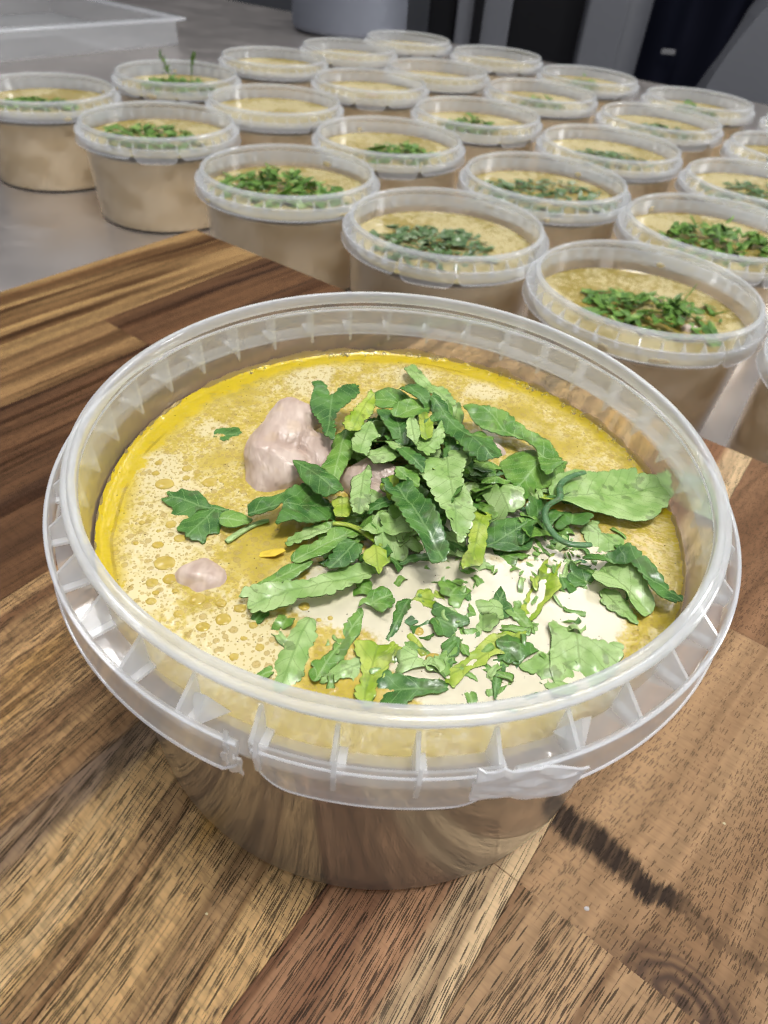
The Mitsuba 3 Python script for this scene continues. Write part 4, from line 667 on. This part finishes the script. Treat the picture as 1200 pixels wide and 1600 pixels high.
for i in range(215):
    a, q = g_.uniform(0, 6.3), math.sqrt(g_.random())
    cx_, cy_, sx_, sy_, pk = [(4, 14, 19, 16, 8.5), (4, 8, 22, 18, 7.5), (0, -12, 15, 12, 3.0), (24, 2, 17, 13, 2.0)][i % 4] if i < 110 else [(38, -14, 17, 14, 0.4), (4, -38, 24, 13, 0.3), (22, -28, 24, 17, 0.3), (26, -40, 20, 10, 0.3)][i % 4]
    x, y = cx_ + sx_ * q * math.cos(a), cy_ + sy_ * q * math.sin(a)
    if math.hypot(x + 6, y - 2) < 7: x, y = x + 12, y - 9
    if math.hypot(x, y) > 54: x, y = x * 54 / math.hypot(x, y), y * 54 / math.hypot(x, y)
    P = (leaflet(g_, g_.uniform(3.6, 6.8) if i < 110 else g_.uniform(2.2, 5.0)) if i % 5 < 3 else strip(g_, g_.uniform(5, 11), g_.uniform(1.3, 2.8)) * (1 if i < 110 else 0.65)) + [x, y]; hgt = (1.0 if i < 110 else g_.uniform(-0.35, 0.35)) + (surf_z(x / 1000, y / 1000) - ZS) * 1000 + pk * max(0, 1 - q) * g_.uniform(0.6, 1.2)
    m, uv, ed = leaf_mesh(P, ZS + hgt / 1000, g_.uniform(0.8, 2.6), 500 + i, teeth=0.0)
    th0 = g_.normal(0, 0.35, 2) * (1 if i < 110 else 0.15); c0 = np.array([x, y]) / 1000
    for w in (m, ed): w.vertices[:, 2] = np.maximum(w.vertices[:, 2] + (w.vertices[:, :2] - c0) @ th0, ZS - 0.0002); w.apply_translation(NEAR)
    tone = ['dark', 'mid', 'mid', 'pale', 'dark', 'yellow' if i % 3 == 0 else 'mid', 'pale'][i % 7]
    k = numbered('coriander_leaf'); put(k, m, 'leaf_' + tone, smooth=True, uv=uv); put(k + '__cut_edge', ed, 'leaf_edge', smooth=True)
    cx0, cy0 = (4, 6) if i < 110 else (20, -26)
    where = ('back' if y > cy0 + 5 else 'front' if y < cy0 - 5 else 'middle') + (' right' if x > cx0 + 6 else ' left' if x < cx0 - 6 else ' centre')
    what = ('small ' + {'dark': 'dark green', 'mid': 'mid green', 'pale': 'pale green', 'yellow': 'yellow-green'}[tone] + (' chopped leaf' if i % 5 < 3 else ' leaf shred'))
    tag(k, what + (' in the %s of the near heap' if i < 110 else ' floating at the %s of the white broth') % where, 'coriander leaf', 'small leaves ' + ('in the heap ' if i < 110 else 'floating ') + tone + ' ' + where + (' cut' if i % 5 < 3 else ' shred'))
# slices of hollow stem
def stem_slice(x, y, r, tilt, label):
    prof = arc(r * 0.72, 0, r * 0.30, 0, 360, 9)[:-1]; m = revolve([(a, b * 0.8) for a, b in prof], 24)
    m.apply_transform(trimesh.transformations.rotation_matrix(tilt, [1, 0.4, 0])); m.apply_translation([x, y, ZS + 0.0004]); m.apply_translation(NEAR)
    k = numbered('coriander_slice'); put(k, m, 'leaf_pale', smooth=True); tag(k, label, 'coriander slice')
stem_slice(0.0123, -0.0328, 0.0017, 0.15, 'thin ring of sliced green stem floating in the white broth')
def flake(x, y, L, seed):
    g = np.random.default_rng(seed); s = shard(g, L, surf_z(x, y) + 0.0006, 0.25); s.apply_translation([x, y, 0]); s.apply_translation(NEAR); return s
bsdf('yellow_flake', {'type': 'principled', 'base_color': rgb(0.75, 0.55, 0.06), 'roughness': 0.25})
put('zest_flake', flake(-0.0245, -0.0215, 0.0030, 4), 'yellow_flake', smooth=False); tag('zest_flake', 'small bright yellow flake on the amber oil left of the heap', 'flake')

# ---------------------------------------------------------------- the rows of tubs behind
FZ, FK = 0.0785, 0.0785 / 0.0820
def clump(seed, heaps):
    g = np.random.default_rng(seed); out = []
    for dx, dy, rad, n, hh in heaps:
        rad, n = rad * 1.55, int(n * 2.1)
        for i in range(n):
            a, q = g.uniform(0, 6.3), math.sqrt(g.random()) * (0.75 + 0.45 * g.random()); x, y = dx + rad * q * math.cos(a), dy + rad * q * math.sin(a) * 0.85
            s = shard(g, g.uniform(0.0035, 0.0085), ZS + 0.0012 + 2.0 * hh * max(0, 1 - q) * g.random(), 0.12 + 26 * hh); s.apply_translation([x, y, 0]); out.append(s)
    return cat(out)
def spike(dx, dy, h, lean, seed):
    g = np.random.default_rng(seed); m, _ = tube([[dx, dy, ZS], [dx + lean * 0.5, dy, ZS + h * 0.6], [dx + lean, dy, ZS + h]], 0.0006, seed, 6)
    out = [m]
    for i in range(9):
        s = shard(g, g.uniform(0.003, 0.005), 0, 1.2); t = 0.45 + 0.55 * i / 8; s.apply_translation([dx + lean * t + g.normal(0, 0.0015), dy + g.normal(0, 0.0015), ZS + h * t]); out.append(s)
    return cat(out)
# name: (x, y, turn, where it stands, heaps (dx, dy, radius, pieces, height), flat?)
FAR = {
 'A': (0.1434, 0.3829, 40, 'nearest table tub at the right, just behind the near tub', [(0.008, -0.002, 0.026, 75, 0.005), (-0.022, 0.012, 0.006, 8, 0.001)], 0),
 'B': (0.0240, 0.4584, -10, 'tub with orange oil directly behind the near tub', [(-0.006, -0.004, 0.027, 85, 0.003)], 1),
 'C': (-0.0978, 0.5367, 70, 'tub with a tall bright leaf heap behind the board corner', [(-0.012, 0.0, 0.028, 95, 0.009), (0.02, -0.01, 0.018, 25, 0.002)], 0),
 'E': (-0.2332, 0.6434, 15, 'second tub from the left, past the board corner', [(-0.006, -0.004, 0.030, 85, 0.004)], 0),
 'F': (-0.3698, 0.7196, 120, 'leftmost tub, cut by the left edge', [(-0.014, -0.01, 0.018, 32, 0.003), (0.016, -0.01, 0.012, 24, 0.004)], 0),
 'D': (0.1065, 0.5838, -30, 'tub with flat bluish herbs behind the orange oil tub', [(0.0, -0.004, 0.036, 95, 0.002)], 1),
 'H': (-0.0275, 0.6651, 10, 'tub right behind the one with a tall bright leaf heap', [(0.012, -0.008, 0.022, 60, 0.006)], 0),
 'J': (-0.1510, 0.7647, 55, 'leafless tub in the second row from the left', [], 0),
 'K': (-0.2782, 0.8498, 0, 'tub with two leaf sprigs sticking above its rim', [(0.0, -0.006, 0.030, 70, 0.005)], 0),
 'I': (0.1853, 0.7146, 80, 'tub with a faint wet herb patch, amid right rows', [(0.0, -0.008, 0.024, 40, 0.002)], 1),
 'S': (0.0588, 0.7952, 33, 'tub with a compact dark leaf heap amid the rows', [(-0.004, -0.004, 0.019, 55, 0.006)], 0),
 'N': (-0.0641, 0.9077, 5, 'leafless tub with a dark meat lump at middle back', [], 0),
 'L': (-0.1967, 0.9997, 100, 'leafless tub behind the one with leaf sprigs', [], 0),
 'M': (-0.1133, 1.1326, 0, 'leafless tub with a pale meat piece at far left', [], 0),
 'G': (-0.0318, 1.2673, 20, 'farthest tub of all, before the steel pot', [], 0),
 'O': (0.0154, 1.0260, 60, 'leafless tub behind the one with a compact heap', [], 0),
 'P': (0.1052, 1.1925, 10, 'leafless tub in the last row before the black opening', [], 0),
 'Q': (0.2257, 1.0825, 45, 'tub with one leaf tuft before the grey column', [(-0.006, -0.01, 0.014, 28, 0.008)], 0),
 'T': (0.1444, 0.9435, 75, 'tub with a small tuft, in front of the grey column tub', [(0.004, -0.006, 0.016, 36, 0.005)], 0),
 'U': (0.2688, 0.8545, 20, 'tub with a thin herb patch, second row from far right', [(0.0, -0.008, 0.024, 34, 0.0015)], 1),
 'V': (0.3508, 0.9859, 0, 'tub with two leaf tufts before the dark cloth', [(-0.012, -0.002, 0.009, 18, 0.009), (0.012, -0.008, 0.008, 12, 0.006)], 0),
 'W': (0.3875, 0.7631, 50, 'tub cut by the right edge, second from the top', [(0.0, -0.006, 0.02, 24, 0.002)], 1),
 'X': (0.3045, 0.6308, 140, 'tub with flat grey-green herbs at the right edge', [(0.0, -0.004, 0.030, 62, 0.0015)], 1),
 'Y': (0.2241, 0.5035, 25, 'tub with a tall leaf heap at the right edge', [(0.008, 0.0, 0.028, 90, 0.009)], 0),
 'Z': (0.4762, 0.9015, 0, 'topmost tub at the right edge, only a sliver showing', [], 0),
 'A2': (0.2625, 0.3030, 30, 'lowest tub at the right edge, only its side showing', [], 0),
}
FAR_SURF = [ply(soup_surface(np.random.default_rng(50 + i)), 'soup_top_far', smooth=True) for i in range(3)]
for i, (n, (x, y, rz, where, heaps, flat)) in enumerate(FAR.items()):
    loc = np.array([x, y, FZ]); k = make_tub(loc, rz); tag(k, where, 'plastic tub', 'plastic tubs of soup')
    s = numbered('soup'); place(s + '__body', 'body', T().translate((loc + [0, 0, 0.0]).tolist()).scale([1, 1, FK])); lev = {'A': 0.0, 'B': 0.0015, 'C': 0.002}.get(n, 0.0030 + 0.0025 * ((i * 7) % 5) / 4)
    scene[s + '__surface'] = {**FAR_SURF[i % 3], 'to_world': T().translate((loc + [0, 0, lev - 0.0008]).tolist()).rotate([0, 0, 1], 37 * i)}
    tag(s, 'soup in ' + where, 'soup', 'soups in the tubs on the table')
    if n in 'ADFKCHY':
        g5 = np.random.default_rng(700 + i)
        for j in range(3):                                   # dried splashes of soup on the rim and skirt
            a = math.radians(g5.uniform(-150, -30) if j < 2 else g5.uniform(40, 140)); r_ = 0.0713 if j < 2 else 0.0640; b = trimesh.creation.icosphere(subdivisions=2, radius=1.0)
            b.vertices = b.vertices * (1 + 0.5 * (meshkit.noise(b.vertices * 1.6 + 3.1 * j + i, 2) - 0.5))[:, None] * [0.0006, g5.uniform(0.002, 0.006), g5.uniform(0.001, 0.0022)]
            b.apply_transform(trimesh.transformations.rotation_matrix(a, [0, 0, 1])); b.apply_translation([x + r_ * math.cos(a), y + r_ * math.sin(a), FZ - (0.013 if j < 2 else 0.0115)])
            put(s + '__splash' + ORD[j], b, 'soup_splash', smooth=True)
    if heaps:
        m = clump(300 + i, heaps)
        if n == 'K': m = cat([m, spike(-0.004, -0.004, 0.030, -0.010, 1), spike(0.016, -0.004, 0.036, 0.006, 2)])
        if n == 'A': m = cat([m, spike(0.018, -0.004, 0.014, 0.003, 3)])
        m.apply_translation(loc + [0, 0, lev - 0.0006]); c = numbered('chopped_coriander'); put(c, m, 'leaf_far_sunk' if flat else 'leaf_far', smooth=False)
        tag(c, 'coriander on ' + where, 'coriander', 'chopped coriander on the soups', 'stuff')
for n, ofs, spheres, seed, lab in (('N', (0.0, -0.008), [[(0, 0, z0, 5), (6, 2, z0 + 1, 5), (2, 5, z0 - 1, 5)]], 31, 'brown lump of chicken in the leafless tub at the middle back'),
    ('Y', (-0.006, -0.020), [[(0, 0, z0 - 1, 5), (9, 3, z0, 4.5)]], 32, 'pale chicken chunk before the tall leaf heap at the right edge'),
    ('M', (0.0, 0.0), [[(0, 0, z0 - 1, 5), (9, -2, z0, 4)]], 33, 'pale chicken piece near the far left of the rows'),
    ('G', (0.0, 0.0), [[(0, 0, z0 - 2, 5), (10, 0, z0 - 2, 4)]], 34, 'pale chicken piece in the farthest tub'),
    ('J', (0.022, -0.010), [[(0, 0, z0 - 2, 4.5), (11, -3, z0 - 1.6, 4)]], 35, 'thin chicken piece in the plain tub of the second row'),
    ('L', (0.0, 0.012), [[(-12, 0, z0 - 2, 5), (8, 2, z0 - 2.5, 6)]], 36, 'pale chicken ridge in the leafless tub behind the leaf sprigs'),
    ('A', (0.026, -0.016), [[(0, 0, z0 - 1.5, 3.5), (5, 1, z0 - 1.5, 3)]], 37, 'small pink chicken bit at the right of the nearest table tub'),
    ('C', (-0.038, 0.004), [[(0, 0, z0 - 3.5, 7), (6, 8, z0 - 3.5, 6)]], 38, 'cream coloured chicken edge left of the tall bright leaf heap')):
    x, y = FAR[n][0] + ofs[0], FAR[n][1] + ofs[1]; chicken(lab, spheres, seed, np.array([x, y, FZ]))

# ---------------------------------------------------------------- tray, pot and the dim kitchen behind
def tray():
    p0 = np.array([-0.4836, 1.5126]); k = 'clear_tray'
    Lu, Lv, H, t = 0.75, 0.42, 0.041, 0.003
    def sl(a0, a1, b0, b1, z0_, z1_, bev=0.001):
        c = p0 - GU * (a0 + a1) / 2 - GV * (b0 + b1) / 2; return box(c[0], c[1], (z0_ + z1_) / 2, a1 - a0, b1 - b0, z1_ - z0_, GA, bev)
    put(k + '__base', sl(0, Lu, 0, Lv, 0.0015, 0.0045), 'plastic_tray')
    for i, q in enumerate(((0, Lu, 0, t), (0, Lu, Lv - t, Lv), (0, t, t, Lv - t), (Lu - t, Lu, t, Lv - t))):
        put(k + '__side' + ORD[i], sl(*q, 0.0048, H), 'plastic_tray')
    for i, q in enumerate(((-0.014, Lu + 0.014, -0.014, 0.002), (-0.014, Lu + 0.014, Lv - 0.002, Lv + 0.014), (-0.014, 0.002, 0.002, Lv - 0.002), (Lu - 0.002, Lu + 0.014, 0.002, Lv - 0.002))):
        put(k + '__rim' + ORD[i], sl(*q, H, H + 0.005, 0.002), 'plastic_rim')
    tag(k, 'shallow clear plastic tray with a pale rim at the upper left', 'tray')
tray()
pot = [(0.0001, 0.004), (0.122, 0.004)] + arc(0.122, 0.016, 0.012, -90, 0) + [(0.134, 0.205), (0.138, 0.207), (0.138, 0.211), (0.132, 0.211), (0.131, 0.02), (0.0001, 0.018)]
pc = np.array([-0.190, 1.895])
m = revolve(pot, 96); m.apply_translation([pc[0], pc[1], 0]); put('steel_pot__body', m, 'steel')
for i, a in enumerate((-160, 20)):
    c = [pc[0] + 0.135 * math.cos(math.radians(a)), pc[1] + 0.135 * math.sin(math.radians(a))]; e = np.array([math.cos(math.radians(a)), math.sin(math.radians(a)), 0]); s_ = np.array([-e[1], e[0], 0]); o = np.array([c[0], c[1], 0.165])
    m, _ = tube([o - s_ * 0.05 - e * 0.004, o - s_ * 0.045 + e * 0.03, o + s_ * 0.045 + e * 0.03, o + s_ * 0.05 - e * 0.004], 0.005, 3, 10); put('steel_pot__handle' + ORD[i], m, 'steel')
tag('steel_pot', 'large stainless steel pot standing behind the farthest tub', 'pot')
def cabinet(key, x0, x1, y, mat, label, cat_, zt=0.9, parts=()):
    put(key + '__body', box((x0 + x1) / 2, y + 0.15, (zt - 0.9) / 2, x1 - x0, 0.3, zt + 0.9, 0, 0.006), mat); tag(key, label, cat_)
    for nm, a, b, pm in parts: put(key + '__' + nm, box((a + b) / 2, y - 0.008, (zt - 0.9) / 2, b - a, 0.02, zt + 0.7, 0, 0.004), pm)
cabinet('black_cabinet', -0.006, 0.070, 2.32, 'black_paint', 'narrow black upright just right of the steel pot', 'cabinet')
cabinet('grey_cabinet', 0.0715, 0.225, 2.30, 'grey_paint', 'grey cabinet with a dark slot, between the two black uprights', 'cabinet', parts=(('slot', 0.118, 0.146, 'black_paint'),))
cabinet('black_fridge', 0.227, 0.440, 2.34, 'black_paint', 'wide black upright left of the grey column', 'cabinet')
col = revolve([(0.0001, -0.9), (0.10, -0.9), (0.10, 0.9), (0.0001, 0.9)], 48); col.apply_translation([0.535, 2.42, 0]); put('grey_column__shaft', col, 'grey_paint')
bd = box(0.488, 2.32, 0.0, 0.115, 0.06, 1.79, 0, 0.01); put('grey_column__panel', bd, 'grey_paint'); tag('grey_column', 'rounded grey column between the black upright and the dark cloth', 'column')
def cloth():
    n, m = 40, 30; v = []; f = []
    for j in range(m):
        for i in range(n):
            s, t = i / (n - 1), j / (m - 1); z = -0.6 + 1.1 * t
            v.append([0.60 + 0.42 * s, 2.40 + 0.03 * math.sin(s * 17 + 1.5 * t) + 0.02 * math.sin(s * 7), z])
    for j in range(m - 1):
        for i in range(n - 1): b = j * n + i; f += [[b, b + 1, b + n + 1], [b, b + n + 1, b + n]]
    v = np.array(v); N = len(v); F = np.array(f)
    return mesh(np.vstack([v, v + [0, 0.012, 0]]), np.vstack([F, F[:, ::-1] + N]))
put('dark_cloth__fabric', cloth(), 'navy_cloth', smooth=True); tag('dark_cloth', 'dark navy cloth hanging behind the last tub at the right', 'cloth')
put('dark_cloth__print', box(0.700, 2.345, -0.029, 0.040, 0.004, 0.013, 0, 0.0015), 'pale_print'); labels['dark_cloth__print'] = {'label': 'small pale mark on the dark cloth'}
from shapely.geometry import Polygon as _P
hp = _P([(0.815, -0.9), (0.822, -0.12), (0.838, -0.06), (0.862, 0.0), (0.90, 0.075), (0.97, 0.17), (1.08, 0.25), (1.7, 0.32), (1.7, -0.9)]).buffer(-0.012).buffer(0.012)
hm = trimesh.creation.extrude_polygon(hp, 0.35, engine='earcut'); hm.apply_transform(np.array([[1, 0, 0, 0], [0, 0, -1, 2.65], [0, 1, 0, 0], [0, 0, 0, 1.0]])); put('grey_hood__body', hm, 'grey_paint', smooth=40)
put('grey_hood__foot', box(1.25, 2.5, -0.895, 0.7, 0.3, 0.02), 'black_paint', smooth=False)
tag('grey_hood', 'smooth slant-sided grey machine cover at the top right corner', 'machine cover')

# crumbs and scraps left on the board and the table
def crumb(label, x, y, z, r, mat, seed):
    b = trimesh.creation.icosphere(subdivisions=2, radius=1.0); b.vertices = b.vertices * (1 + 0.6 * (meshkit.noise(b.vertices * 1.7 + seed, 3) - 0.5))[:, None] * [r, r * 0.7, r * 0.5]; b.apply_translation([x, y, z + r * 0.4])
    k = numbered('crumb'); put(k, b, mat, smooth=True); tag(k, label, 'crumb')
crumb('tiny white crumb beside the knot on the right of the board', 0.0538, 0.0480, ZB, 0.0006, 'plastic_lip', 1)
crumb('speck of dried soup on the board at the lower right', 0.092, 0.070, ZB, 0.0004, 'soup_splash', 2)
crumb('pale speck on the honey stave at the lower left of the board', -0.030, 0.040, ZB, 0.00035, 'soup_splash', 3)
g7 = np.random.default_rng(5); b = shard(g7, 0.004, 0.0012, 0.15); b.apply_translation([0.213, 0.283, 0]); put('leaf_scrap', b, 'leaf_far', smooth=False); tag('leaf_scrap', 'small green leaf scrap on the bare table right of the board', 'leaf scrap')
